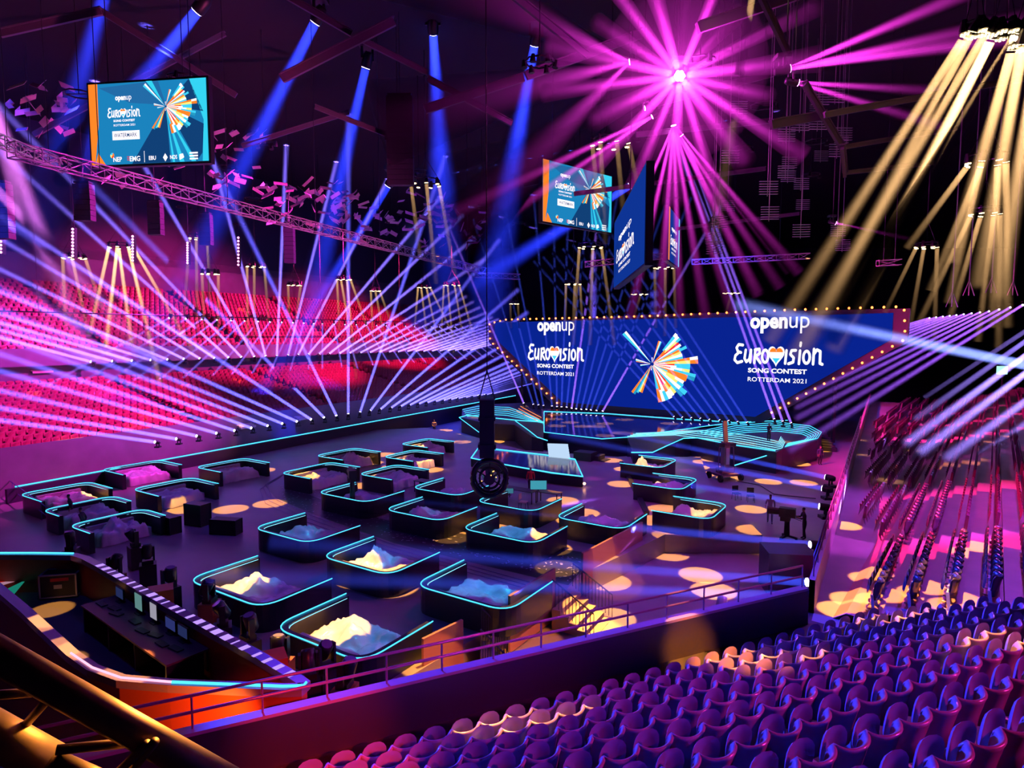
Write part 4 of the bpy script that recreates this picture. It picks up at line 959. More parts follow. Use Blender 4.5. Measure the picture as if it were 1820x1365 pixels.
# blue washes added high on the left to fill the haze
for i, (x, y, d, qx, qy, dq, hf, pw) in enumerate(((350, 20, 40, 40, 420, 44, 5, 900), (560, 40, 44, 340, 480, 50, 4, 900), (650, 120, 50, 560, 520, 56, 4, 900), (770, 60, 48, 790, 420, 60, 6, 1100), (200, -60, 40, 90, 330, 42, 5, 600), (950, 80, 48, 880, 470, 60, 6, 1000), (690, 330, 58, 500, 640, 64, 2.4, 700), (1120, 330, 60, 850, 500, 66, 4, 1200))):
    a = Pd(x, y, d); q = Pd(qx, qy, dq); beam_fixture('wash_light', 'added blue wash light tinting the roof haze, %s from the start of the rig' % nth(i+1), 'added blue washes in the roof', 'stage light', a, q, .35, hf, (.02, .04, 1), pw/2000, .012, (q-a).length*1.25, LENSB, 'up')
for i, (x, y, d, qx, qy, dq, hf, pw) in enumerate(((-60, 60, 30, 110, 520, 44, 2.2, 500), (-40, 300, 36, 200, 560, 46, 2.5, 350), (-30, 130, 34, 60, 480, 44, 1.6, 300))):
    a = Pd(x, y, d); q = Pd(qx, qy, dq); beam_fixture('wash_light', 'violet beam lamp beyond the left picture edge, %s of them' % nth(i+1), 'violet beams at the left edge', 'stage light', a, q, .3, hf, (.8, .18, .9), pw/1600, .03, (q-a).length*1.2, LENSB, 'up')

# gold ring pods
GB = (1, .55, .22)
def pod(label, px, py, d, rw, beams, pools=(), half=1.0, power=260, dens=.012, nl=7, rr=.17, L=None):
    """ring of warm lamps; beams: [(px,py,depth)] visible shafts; pools: world targets"""
    c = Pd(px, py, d); t = thing('ring_pod', label, 'stage light', tuple(c), 'hanging rings of warm lamps'); Rd = rw*d/F/2
    b = WB(t); pth = [c+Vector((math.cos(k*math.pi/8), math.sin(k*math.pi/8), 0))*Rd+Z*.35 for k in range(16)]; b.tube(pth, .05, 5, None, True)
    for k in range(3): b.tube([c+Vector((math.cos(k*2.1), math.sin(k*2.1), 0))*Rd+Z*.35, c+Z*2.2], .02, 4)
    b.tube([c+Z*2.2, Vector((c.x, c.y, 34.02))], .03, 4); wbuild(b, 'ring_frame', DARKMET, t)
    tg = [Pd(*q) for q in beams]+[Vector(q) for q in pools]; tg.sort(key=lambda q: q.x/q.y); nb_ = len(tg)
    lp_ = [c+Vector((math.cos(k*6.283/nl+.4), math.sin(k*6.283/nl+.4)*.8, 0))*Rd for k in range(nl)]; srt = sorted(lp_, key=lambda q: q.x/q.y)
    sel = [srt[round(i*(nl-1)/max(1, nb_-1))] for i in range(nb_)] if nb_ > 1 else [srt[nl//2]]*nb_; lp_ = sel+[q for q in lp_ if q not in sel]
    for k in range(nl):
        a = lp_[k]
        d_ = (tg[k]-a).normalized() if k < len(tg) else Vector((.1*math.cos(k), .1*math.sin(k), -1))
        b = WB(t); b.tube([a-d_*.5, a-d_*.1, a], [rr*.6, rr*1.1, rr*1.1], 8); h = wbuild(b, 'lamp_head', BLACK, t)
        b = WB(t)
        if d < 45:
            b.tube([a+d_*.02, a+d_*.035], [rr*.28]*2, 6)
            sx = d_.cross(Vector((0, 1, 0))).normalized(); sy = d_.cross(sx)
            for j in range(6): e = a+(sx*math.cos(j*1.047)+sy*math.sin(j*1.047))*rr*.68; b.tube([e+d_*.02, e+d_*.035], [rr*.24]*2, 6)
        else: b.tube([a+d_*.02, a+d_*.04], [rr*.9]*2, 7)
        wbuild(b, 'lens', LENSG, t)
        if k < len(tg):
            if k < len(beams): add_beam(t, a, tg[k], rr*.9, half, GB, power/1500, .05, L or (tg[k]-a).length*(.75 if d < 45 else 1), fade=.9)
            else: wash('lamp_light', (a+d_*.1)-c, tg[k]-c, GOLD, 26000, 2*math.degrees(math.atan(1.05/(tg[k]-a).length)), .05, .12).parent = t
    return t
pod('ring of warm lamps with five long gold shafts at the far left', 215, 440, 62, 40, [(180, 690, 60), (160, 590, 62), (238, 640, 62), (280, 662, 61), (312, 570, 64)], half=1.3, power=900, dens=.014)
pod('ring of warm lamps left of the five long gold shafts', 131, 459, 60, 36, [(116, 560, 60), (150, 560, 60), (172, 520, 60)], half=.9, power=420)
pod('ring of warm lamps right of the five long gold shafts', 373, 487, 66, 28, [(362, 560, 66), (388, 570, 66)], half=.8, power=260)
pod('ring of warm lamps over the left stand, above the third one', 352, 424, 66, 30, [(330, 520, 66), (372, 500, 66), (350, 540, 66)], half=.9, power=300)
pod('ring of warm lamps over the left stand, near a thin pink beam', 454, 474, 72, 30, [(440, 590, 72), (475, 540, 72), (452, 560, 72)], half=.8, power=320)
pod('small ring of warm lamps halfway along the left stand', 523, 507, 76, 22, [(514, 560, 76), (528, 555, 76)], half=.7, power=260)
pod('ring of warm lamps at the middle of the left stand', 611, 497, 80, 24, [(602, 560, 80), (628, 620, 80), (645, 560, 80), (622, 590, 80)], half=.8, power=420)
pod('small ring of warm lamps right of the middle of the left stand', 667, 517, 84, 16, [(662, 580, 84), (678, 575, 84), (690, 560, 84)], half=.7, power=320)
pod('ring of warm lamps second from the right end of the left stand', 754, 511, 90, 22, [(738, 570, 90), (757, 580, 90), (775, 590, 90), (798, 580, 90)], half=.75, power=420)
pod('ring of warm lamps at the right end of the left stand', 803, 507, 94, 28, [(785, 580, 94), (803, 590, 94), (820, 580, 94), (840, 590, 94)], half=.75, power=420)
pod('ring of warm lamps high above the pink ceiling panels', 756, 329, 52, 50, [(742, 420, 52), (770, 450, 52), (800, 440, 52)], half=1.3, power=280)
pod('ring of warm lamps above the smaller hanging screen', 1086, 258, 42, 64, [(1065, 380, 42), (1110, 400, 42), (1140, 360, 42), (1075, 420, 42)], half=1.5, power=200)
pod('ring of warm lamps right under the smaller hanging screen', 1050, 440, 62, 40, [(1022, 560, 62), (1050, 560, 62), (1085, 560, 62)], half=1.1, power=260)
pod('small ring of warm lamps above the left part of the LED wall', 1019, 505, 74, 26, [(1005, 560, 74), (1019, 562, 74), (1034, 560, 74)], half=.8, power=220)
pod('ring of warm lamps in magenta haze above the fan logo', 1181, 476, 66, 34, [(1165, 550, 66), (1182, 560, 66), (1200, 550, 66)], half=.9, power=160)
pod('small dim ring of lamps above the openup lettering at left', 914, 540, 84, 14, [(908, 570, 84), (922, 570, 84)], half=.6, power=100)
pod('small dim ring of lamps just left of the LED wall top middle', 1137, 523, 78, 26, [(1130, 552, 78)], half=.6, power=80)
pod('small dim ring of lamps above the right openup lettering', 1300, 521, 74, 26, [(1292, 550, 74)], half=.6, power=80)
pod('large ring of warm lamps second from the top right corner', 1733, 60, 24, 34, [(1545, 330, 27), (1568, 360, 27), (1590, 330, 26)], half=1.9, power=800, dens=.014, rr=.17, L=9.5)
pod('large ring of warm lamps at top right with one very bright long shaft', 1785, 62, 24, 40, [(1520, 545, 30), (1640, 330, 27)], half=1.9, power=3000, dens=.016, rr=.19, L=9.5)
pod('ring of warm lamps cut by the right picture edge', 1822, 82, 24, 40, [(1745, 480, 28), (1780, 500, 28), (1700, 440, 27)], half=2.2, power=1700, dens=.014, rr=.19)
pod('ring of warm lamps lower down at right, third tier', 1752, 290, 34, 60, [(1620, 430, 35), (1660, 500, 36), (1690, 520, 36), (1765, 560, 36), (1790, 560, 36)], half=1.6, power=800, rr=.17)
pod('ring of warm lamps below the third tier at right', 1750, 381, 42, 46, [(1640, 560, 43), (1690, 560, 43), (1740, 590, 43), (1775, 600, 43)], half=1.4, power=600)
pod('small ring of warm lamps left of the lowest ring at right', 1646, 440, 52, 34, [(1590, 520, 52), (1625, 540, 52), (1662, 560, 52)], half=1.1, power=300)
pod('ring of warm lamps above the frame, one faint brown shaft', 1340, -30, 30, 30, [(1270, 420, 33)], half=2.2, power=260, dens=.012, rr=.17, L=8)
# rings out of view overhead that put the round gold pools on the floors
POOLS0 = [(1345, 975), (1335, 905), (1365, 856), (1296, 850), (1245, 1022), (1268, 1050), (1300, 1100), (1190, 985), (1428, 858), (1240, 830), (1112, 856), (1103, 886), (1075, 808), (1085, 838), (1460, 800), (1250, 842), (1385, 820), (850, 770), (828, 787), (822, 803), (770, 771), (880, 785), (790, 765)]
POOLS1 = [(804, 955), (245, 832), (268, 818), (112, 864), (305, 860), (434, 822), (178, 892), (420, 1045), (700, 830), (735, 808), (990, 1010), (545, 865), (575, 835), (660, 822), (683, 808), (645, 863), (765, 835), (780, 838), (1000, 890), (1170, 870), (1260, 930), (1150, 845), (1035, 912), (935, 1130), (410, 905), (480, 895), (465, 836), (700, 1045), (640, 1030), (430, 820), (330, 905), (980, 975), (1160, 925), (1180, 905), (180, 940), (740, 870), (880, 935), (1020, 925)]
POOLSR = [(1520, 1050, 4.4), (1545, 1005, 4.5), (1566, 1045, 4.7), (1640, 1040, 4.8), (1700, 1065, 5), (1495, 1085, 4.1), (1730, 960, 5.2), (1500, 925, 4.3)]
POOLSC = [(70, 1108, 4.5), (112, 1150, 4.5), (215, 1203, 4.5), (1045, 1085, .6), (1085, 1095, .1), (1062, 1105, .3), (870, 1300, 5), (925, 1285, 5), (1000, 1290, 5), (1350, 1220, 5), (1400, 1215, 5), (1235, 1150, 4.5), (1300, 1160, 5), (1800, 1290, 5.6), (1780, 1250, 5.6), (1565, 1110, 5), (1600, 1105, 5), (150, 1190, 4), (100, 1130, 4), (90, 1075, 3.4), (965, 1140, 1.2), (770, 1180, 1), (1080, 1000, 1), (430, 1020, 2), (600, 1100, 2), (230, 1250, 3), (300, 1080, 3), (510, 1140, 2.4)]
POOLST = [(987, 737), (985, 745), (990, 757), (1013, 751), (1036, 758), (1060, 758), (1110, 746), (1075, 753), (1105, 770), (1190, 753), (1215, 765), (1325, 788), (1260, 782), (1240, 735), (1420, 788), (940, 722), (905, 728), (845, 741), (1300, 740), (1350, 738)]
allp = [P(*q, SZ) for q in POOLST]+[P(*q, 0) for q in POOLS0]+[P(*q, PZ) for q in POOLS1]+[P(*q) for q in POOLSR]+[P(*q) for q in POOLSC]
for i, p in enumerate(((430, 560, 1.2), (420, 690, 4), (335, 585, 8), (560, 600, 8), (330, 700, 5), (500, 700, 4), (570, 720, 4), (700, 690, 5), (310, 760, 4), (420, 760, 4), (200, 715, 4.5), (60, 720, 4), (130, 740, 4), (60, 715, 5))):
    allp.append(Pp(p[0], p[1], LP(0, 9 if p[1] > 650 else 22, 5 if p[1] > 650 else 12.5), (Z-nL*(.25 if p[1] > 650 else .48)).normalized()))
grp = {}
for p in allp: grp.setdefault((round(p.x/9), round(p.y/12)), []).append(p)
for i, (k, ps) in enumerate(sorted(grp.items())):
    c = sum(ps, Vector((0, 0, 0)))/len(ps); n_ = len(ps); z = 25.5
    t = thing('ring_pod', 'overhead ring of warm lamps above the floor, %s from the left' % nth(i+1), 'stage light', (c.x, c.y, z), 'overhead rings over the floor')
    b = MB(); b.tube([(.8*math.cos(a*.7854), .8*math.sin(a*.7854), .3) for a in range(8)], .05, 5, None, True); b.tube([(0, 0, .3), (0, 0, 8.4)], .03, 4); b.tube([(-.8, 0, .3), (.8, 0, .3)], .03, 4); b.build('ring_frame', DARKMET, t)
    for j, p in enumerate(ps):
        a = Vector((.8*math.cos(j*6.283/n_), .8*math.sin(j*6.283/n_), 0)); tl = p-Vector((c.x, c.y, z)); d_ = (tl-a).normalized()
        b = MB(); b.tube([a-d_*.4, a], [.1, .17], 8); b.build('lamp_head', BLACK, t)
        far = (p-CAMP).length; rad = 1.05 if p.z < 3 else .62
        wash('lamp_light', a+d_*.1, tl, GOLD, 88000*(.62 if p.z > 3 else 1)*(1 if p.z < 3 else 1.3), 2*math.degrees(math.atan(rad/(tl-a).length)), .05, .18).parent = t
wash('wash_light', (5, -1, 13), tuple(P(1235, 1150, 4.5)), (1, .30, .03), 45000, 5.5, .1, .8)
wash('wash_light', (3, -2, 13), tuple(P(560, 1310, 4.3)), (1, .04, .02), 16000, 12, .1, 1)
for q_, pw_ in (((665, 990), 20000), ((905, 945), 24000), ((850, 1055), 20000), ((530, 945), 16000), ((640, 1135), 14000), ((760, 905), 14000), ((430, 1040), 12000), ((1215, 855), 14000)):
    tt_ = P(*q_, 1.5); wash('wash_light', (tt_.x+4, tt_.y+7, 25), tuple(tt_), (.0, .42, .75), pw_, 7.5, .1, .5)
for q_, pw_ in (((965, 1125, 1.3), 50000), ((1100, 1005, 1.4), 22000), ((795, 1190, 1.0), 40000)):
    wash('wash_light', (q_[0]/300+1, 2, 19), tuple(P(*q_)), (1, .26, .04), pw_, 5.5, .06, .3)
# ------------------------------------------------------------------ near barrier rail
RAILM = mat('rail_paint', (.28, .12, .22), .28, .3)
def railing(name, label, fn, t0, t1, zb, zt, step, m=RAILM, r=.028, mid=True, kick=True):
    p0 = fn(t0); p1 = fn(t1); t = thing(name, label, 'railing', (p0.x, p0.y, zb))
    for nm, z in (('handrail', zt),)+((('middle_rail', (zb+zt)/2),) if mid else ()):
        b = WB(t); b.tube([Vector((p0.x, p0.y, z)), Vector((p1.x, p1.y, z))], r, 8); wbuild(b, nm, m, t, True)
    n = max(1, int(abs(t1-t0)/step))
    for i in range(n+1):
        q = fn(t0+(t1-t0)*i/n); b = WB(t); b.tube([Vector((q.x, q.y, zb)), Vector((q.x, q.y, zt))], r*.7, 6); wbuild(b, 'post', m, t)
    return t
railing('railing', 'long two-bar railing on the near barrier ledge running across the bottom', lambda w_: CP(w_, -1.5, 0), -15, wt-.1, 5.06, 5.62, 1.05)
railing('railing', 'railing along the right barrier between floor and right stand', lambda u: RP(u, .08, 0), 0.3, 34, 5.0, 5.55, 1.2)
# railings and panels of the three floor stairs
BARM = mat('stair_bar', (.05, .04, .10), .4, .4)
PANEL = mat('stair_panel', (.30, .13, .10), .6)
def stair(label, top, bot, wid, z0, n, where):
    """straight flight from pixel top (platform) to pixel bot (floor)"""
    a = P(*top, PZ); c = P(*bot, z0); d = (c-a); d.z = 0; L = d.length; d.normalize(); sd = Vector((-d.y, d.x, 0))
    t = thing('floor_stairs', label, 'stairs', (a.x, a.y, z0)); ang = math.atan2(d.y, d.x)
    b = WB(t)
    for k in range(n): h = PZ-(PZ-z0)*(k+1)/n; b.box(a+d*(L*(k+.5)/n)*Vector((1, 1, 0)).length/1.414+Vector((0, 0, (h+z0)/2-a.z)), (L/n*1.02, wid, max(.04, h-z0+.02)), ang)
    wbuild(b, 'flight', mat('stair_wood', (.5, .33, .2), .5), t)
    for i in (-1, 1):
        e = sd*i*wid/2; r = thing('stair_railing', 'barred dark railing on the %s side of the %s' % ('left' if i > 0 else 'right', where), 'railing', (a.x+e.x, a.y+e.y, z0))
        b = WB(r); b.tube([a+e+Z*1.0, Vector((c.x, c.y, z0))+e+Z*1.0], .03, 6); wbuild(b, 'handrail', BARM, r)
        b = WB(r)
        for k in range(13):
            q = a.lerp(Vector((c.x, c.y, z0)), k/12)+e; b.tube([q+Z*.02, q+Z*1.0], .014, 4)
        wbuild(b, 'bars', BARM, r)
stair('wooden stairs lit gold under the near rail, right of the nearest booth', (1000, 1058), (1072, 1118), 2.0, -.0, 5, 'gold-lit stairs')
stair('purple-lit stairs half hidden behind the near rail', (855, 1150), (905, 1200), 1.6, 0, 5, 'purple-lit stairs')
def slab(name, label, cat, q0, q1, z0, z1, th, m, group=None):
    a = P(*q0, z0); c = P(*q1, z0); b = MB(); a.z = c.z = (z0+z1)/2; b.obox(a, c, th, z1-z0); return tag(b.build(name, m), label, cat, group)
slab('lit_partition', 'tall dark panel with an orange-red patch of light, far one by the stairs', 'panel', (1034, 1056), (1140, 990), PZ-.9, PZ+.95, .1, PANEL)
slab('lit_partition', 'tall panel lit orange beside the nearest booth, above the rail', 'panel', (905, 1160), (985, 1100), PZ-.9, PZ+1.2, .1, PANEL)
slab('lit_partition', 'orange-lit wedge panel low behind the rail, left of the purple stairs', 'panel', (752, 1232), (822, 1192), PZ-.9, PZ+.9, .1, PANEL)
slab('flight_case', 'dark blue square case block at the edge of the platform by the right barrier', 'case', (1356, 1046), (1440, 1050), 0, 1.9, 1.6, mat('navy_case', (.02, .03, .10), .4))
for i, (q, tx) in enumerate((((1180, 1000), (1285, 1100)), ((1105, 800), (1160, 900)), ((1150, 905), (1160, 915)))[:2]):
    pass
b = MB(); cc = [P(x, y, PZ+.12) for x, y in ((1104, 822), (1124, 860), (1150, 912))]; b.obox(cc[0], cc[2], .28, .22)
tag(b.build('cable_ramp', BLACK), 'long black ramp strip on the floor between centre and right booths', 'ramp')

# left rail
pA, pB = P(2, 868, PZ), P(106, 950, PZ)
railing('railing', 'blue railing at the far left behind the control desk', lambda t_: pA.lerp(pB, t_), 0, 1, PZ, PZ+1.0, .25, mat('blue_rail', (.1, .12, .4), .4, .4))

# ------------------------------------------------------------------ control desk enclosure near left
DZ = 4.5
t = thing('control_desk_enclosure', 'pointed desk enclosure at lower left with cyan light rim and painted-on violet light patches', 'enclosure', tuple(P(250, 1100, 1)))
rim = [P(x, y, DZ) for x, y in ((-120, 1000), (-60, 984), (60, 984), (131, 985), (152, 991), (175, 1003), (300, 1075), (455, 1160), (531, 1206), (541, 1213), (536, 1219), (500, 1220), (304, 1212), (215, 1204), (165, 1186), (128, 1160), (45, 1083), (-30, 1020), (-120, 960-0))][:-1]
rim2 = rim+[P(-130, 1040, DZ)]
b = WB(t)
n = len(rim); cen = sum(rim, Vector((0, 0, 0)))/n; path = rim
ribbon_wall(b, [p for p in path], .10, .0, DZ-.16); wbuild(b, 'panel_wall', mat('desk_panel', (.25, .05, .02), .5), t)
b = WB(t); ribbon_wall(b, path, .24, DZ-.16, DZ); wbuild(b, 'rim', mat('desk_rim', (.22, .18, .3), .22, .2), t)
out = [p+((p-cen).normalized()*.05)+Z*.10 for p in path]
b = WB(t); b.tube([p-Z*.08 for p in out[1:4]], .028, 5); wbuild(b, 'led_strip', CY, t)
b = WB(t); b.tube([p-Z*.08 for p in out[9:13]], .028, 5); wbuild(b, 'led_strip', CY, t)
b = WB(t); b.tube([p-Z*.08 for p in out[12:16]], .024, 5); wbuild(b, 'warm_led_strip', glow('warm_led', (1, .35, .5), 1.6), t)
b = WB(t)
RIMP = glow('painted_violet_light', (.42, .24, .95), 1.1)  # glowing tiles painted as violet light patches on the rim
rnd = random.Random(3)
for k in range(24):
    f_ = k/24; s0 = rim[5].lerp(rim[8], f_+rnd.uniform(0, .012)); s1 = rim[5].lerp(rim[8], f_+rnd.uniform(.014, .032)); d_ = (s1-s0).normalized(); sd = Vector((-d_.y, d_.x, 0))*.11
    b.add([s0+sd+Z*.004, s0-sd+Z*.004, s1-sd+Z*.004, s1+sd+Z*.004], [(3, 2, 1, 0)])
wbuild(b, 'painted_light_tiles', RIMP, t)
b = WB(t); b.prism([Vector((p.x, p.y, 0))+(cen-p)*Vector((.0, .0, 0)) for p in path], 0, DZ-1.25); wbuild(b, 'floor', mat('desk_floor', (.07, .06, .08), .6), t)
# coloured shard graphic inside its back corner
b = WB(t)
gx = P(-10, 1012, DZ-1.0)
for q, m in ((((-60, 1003), (48, 1027), (-60, 1046)), glow('g_red', (.5, .01, .01), .7)), (((-60, 1046), (48, 1027), (-60, 1060)), glow('g_white', (.5, .25, .35), .6)), (((5, 1050), (47, 1030), (22, 1060)), glow('g_green', (.01, .25, .18), .6)), (((48, 1027), (112, 1020), (95, 1010)), glow('g_red2', (.22, .01, .03), .6))):
    b.add([P(x, y, DZ-.9) for x, y in q], [(0, 1, 2)], m)
wbuild(b, 'graphic_panel', None, t)
FZ = DZ-1.25
def desk_item(name, label, cat, px, py, z, size, rot, m, group=None):
    c = P(px, py, z); b = MB(); b.box(Vector((c.x, c.y, z+size[2]/2)), size, rot); return tag(b.build(name, m), label, cat, group)
c = P(250, 1112, FZ+.75)
dk_rot = math.atan2((rim[8]-rim[5]).y, (rim[8]-rim[5]).x)
tdesk = thing('control_desk', 'long brown desk with screens inside the pointed enclosure', 'desk', (c.x, c.y, FZ), None, dk_rot)
b = MB(); b.box((0, 0, .74), (5.2, 1.0, .05)); b.build('tabletop', mat('brown_top', (.16, .07, .07), .45), tdesk)
for i in (-2.5, -.8, .8, 2.5):
    b = MB(); b.box((i, -.05, .36), (.06, .85, .70)); b.build('leg', BLACK, tdesk)
b = MB(); b.box((0, .45, .45), (5.1, .04, .5)); b.build('modesty_panel', BLACK, tdesk)
def on_desk(x, y): q = Matrix.Rotation(dk_rot, 3, 'Z') @ Vector((x, y, 0)); return Vector((c.x+q.x, c.y+q.y, FZ+.765))
for x, lb, w_, h_, em in ((-.75, 'lit green-grey screen on the control desk, left of the blank white one', .42, .42, glow('scr_green', (.10, .22, .22), .8)), (.15, 'blank whitish screen on the control desk beside the green-grey one', .36, .40, glow('scr_white', (.42, .40, .5), .6)),
                          (-2.0, 'small dark screen at the far left end of the control desk', .45, .26, glow('scr_dim', (.02, .03, .12), .6)), (1.1, 'low dark screen with a pale line, right part of the control desk', .5, .26, glow('scr_dim2', (.03, .04, .2), .6)), (1.75, 'last low screen at the right end of the control desk', .45, .25, glow('scr_dim', (.02, .03, .12), .6))):
    monitor(lb, on_desk(x, .28), w_, h_, dk_rot+.0, em)
for k, x in enumerate((-2.2, -1.6, -1.2, -.3, .4, .9, 1.5, 2.0)):
    q = on_desk(x, -.12+.1*(k % 2)); b = MB(); b.box(q+Z*.015, (.42, .16, .03), dk_rot+.1*(k % 3)); tag(b.build('keyboard', BLACK), 'dark keyboard or control box on the control desk, %s from its left end' % nth(k+1), 'keyboard')
q0 = P(112, 1058, FZ); fc = thing('flight_case', 'dark flight case with metal edges and a red label inside the enclosure', 'case', (q0.x, q0.y, FZ), None, dk_rot+.9)
b = MB(); b.box((0, 0, .42), (1.0, .6, .7)); b.build('case_body', BLACK, fc)
b = MB()
for i in (-.5, .5):
    for j in (-.3, .3): b.box((i, j, .42), (.04, .04, .72))
for k in (.07, .77):
    for j in (-.3, .3): b.box((0, j, k), (1.02, .04, .04))
    for i in (-.5, .5): b.box((i, 0, k), (.04, .62, .04))
b.build('metal_edging', STEEL, fc)
b = MB(); b.box((.05, -.305, .62), (.5, .01, .10)); b.build('label_strip', mat('red_label', (.7, .04, .03), .5), fc)
b = MB(); b.box((0, -.31, .40), (.22, .02, .12)); b.build('latch', STEEL, fc)
for i in (-.4, .4):
    b = MB(); b.cyl((i, -.2, 0), .05, .08, 8); b.build('caster', BLACK, fc)

# dark moving heads on cases in a line beyond the enclosure
HS = [(203, 1005), (262, 985), (300, 1025), (372, 1050), (395, 1090), (440, 1115), (498, 1150), (548, 1180), (580, 1165), (612, 1195), (125, 960), (240, 955)]
for i, (px, py) in enumerate(HS):
    q = P(px, py, 2.4); t = thing('moving_head_lamp', 'unlit moving head lamp on a case beyond the control desk, %s' % nth(i+1), 'stage light', (q.x, q.y, PZ), 'unlit moving heads by the control desk', .5*i)
    b = MB(); b.box((0, 0, .5), (.62, .55, 1.0)); b.build('case', BLACK if i % 3 else mat('case_orange_light_tint', (.30, .10, .04), .5), t)  # some cases have orange light put into their colour
    b = MB(); b.box((0, 0, 1.08), (.42, .34, .16)); b.build('base', BLACK, t)
    b = MB(); b.box((-.23, 0, 1.42), (.07, .18, .6)); b.box((.23, 0, 1.42), (.07, .18, .6)); b.build('yoke', DARKMET, t)
    a = Vector((0, -.12*((i % 3)-1), 1.5)); d_ = Vector((0, .5-(i % 4)*.3, .8)).normalized()
    b = MB(); b.tube([a-d_*.3, a-d_*.2, a+d_*.22, a+d_*.3], [.10, .19, .21, .17], 10); b.build('lamp_head', DARKMET, t, True)
    b = MB(); b.tube([a+d_*.3, a+d_*.31], [.155, .155], 10); b.build('lens', mat('dead_lens', (.2, .2, .3), .05), t)
b = MB()
rk = P(480, 1165, 3.0); b.box(Vector((rk.x, rk.y, 2.0)), (.8, .7, 2.0), .5); tag(b.build('flight_case', mat('case_orange_light_painted', (.45, .12, .03), .5)), 'upright case, orange light painted in, by the moving heads at the enclosure tip', 'case')  # orange light is part of this case colour
rk = P(285, 1045, 2.6); b = MB(); b.box(Vector((rk.x, rk.y, 1.8)), (.8, .7, 1.6), .5); tag(b.build('flight_case', mat('case_orange_light_painted')), 'case with orange light painted into its colour, left of the yellow-lit booth', 'case')
t = thing('moving_head_lamp', 'moving head lamp lying in gold light just past the near rail', 'stage light', tuple(P(1280, 1105, .1)))
a0 = P(1280, 1105, .3); b = WB(t); b.box(a0, (.5, .45, .2)); wbuild(b, 'base', BLACK, t); b = WB(t); b.tube([a0+Z*.2, a0+Z*.4, a0+Z*.9+U*.3], [.16, .22, .2], 10); wbuild(b, 'lamp_head', mat('grey_head', (.4, .35, .4), .3), t, True)
for i, (px, py, sx, sy, sz) in enumerate(((300, 945, 1.4, .6, .9), (352, 932, 1.2, .7, 1.2), (402, 948, 1.5, .6, .8))):
    q = P(px, py, PZ); t = thing('flight_case', 'black equipment case in the dark group left of the centre booths, %s' % nth(i+1), 'case', (q.x, q.y, PZ), 'black cases left of the centre booths', R(-33)+.2*(i % 3))
    b = MB(); b.box((0, 0, sz/2), (sx, sy, sz)); b.build('case_body', BLACK, t)
    b = MB()
    for e in (-1, 1):
        for f_ in (-1, 1): b.box((e*sx/2, f_*sy/2, sz/2), (.04, .04, sz))
    b.build('metal_edging', DARKMET, t)
# balcony truss pipes close by at lower left
def gold_pipe(b, a, c, d0, d1, r): b.tube([Pd(*a, d0), Pd(*c, d1)], r, 16)
GP = mat('near_truss_metal', (.40, .26, .12), .5, .5, noise_amt=.25, noise_scale=9)
t = thing('roof_truss', 'large blurred truss of thick tubes lit orange, bottom left corner', 'truss', tuple(Pd(150, 1300, 4)))
for nm, a, c, r in (('main_tube', (-60, 1132), (420, 1400), .105), ('brace', (100, 1333), (252, 1318), .032), ('brace', (275, 1318), (215, 1395), .03), ('brace', (262, 1322), (160, 1420), .03), ('brace', (-40, 1238), (95, 1228), .03), ('brace', (98, 1228), (35, 1300), .028), ('lower_tube', (-80, 1265), (95, 1360), .13), ('lower_tube', (90, 1355), (240, 1420), .08)):
    b = WB(t); gold_pipe(b, a, c, 3.9, 4.1, r); wbuild(b, nm, GP, t, True)
b = WB(t); b.sphere(Pd(262, 1318, 4.0), .06, 10); wbuild(b, 'joint', GP, t, True)
wash('wash_light', tuple(Pd(500, 1000, 6)), tuple(Pd(180, 1300, 4)), (1, .42, .07), 600, 50, .2)
wash('wash_light', (-5, 10.9, 4.2), tuple(P(200, 1260, 2.5)), (1, .14, .012), 800, 100, .25)  # added low lamp that reaches only the desk's outer wall

# ------------------------------------------------------------------ hung rig: arrays, ring, trusses, panels, roof steel
def array_box(label, x0, y0, x1, y1, d):
    a = Pd((x0+x1)/2, y1, d); hgt = (y1-y0)/F*d; w_ = (x1-x0)/F*d; t = thing('speaker_array', label, 'loudspeaker', tuple(a), 'hanging loudspeaker columns')
    n = max(4, int(hgt/.35)); b = MB()
    b.box((0, 0, hgt+.1), (w_*.9, .5, .12)); b.build('hanging_frame', DARKMET, t)
    for k in range(n):
        b = MB(); b.box((0, .03*math.sin(k*.5), hgt*(k+.5)/n), (w_, .6, hgt/n*.94)); b.build('loudspeaker_box', mat('speaker_black', (.02, .018, .03), .6), t)
    b = MB(); b.tube([(0, 0, hgt+.15), (0, 0, 34.02-a.z)], .025, 4); b.build('suspension_wire', DARKMET, t)
array_box('dark loudspeaker column hanging under the large screen at left', 137, 330, 166, 393, 44)
array_box('dark loudspeaker column hanging right of the one under the large screen', 267, 362, 289, 418, 48)
array_box('dark loudspeaker column farther along the left row, by the truss', 358, 383, 377, 436, 52)
array_box('big dark loudspeaker column at the far left picture edge', -14, 330, 22, 425, 40)
array_box('dark loudspeaker column at the end of the left row near the pink haze', 507, 400, 524, 468, 56)
# huge dark column shapes over the floor: hanging drape-like arrays in the roof
array_box('broad dark hanging array near the top of the picture, left of centre', 690, 180, 735, 330, 46)
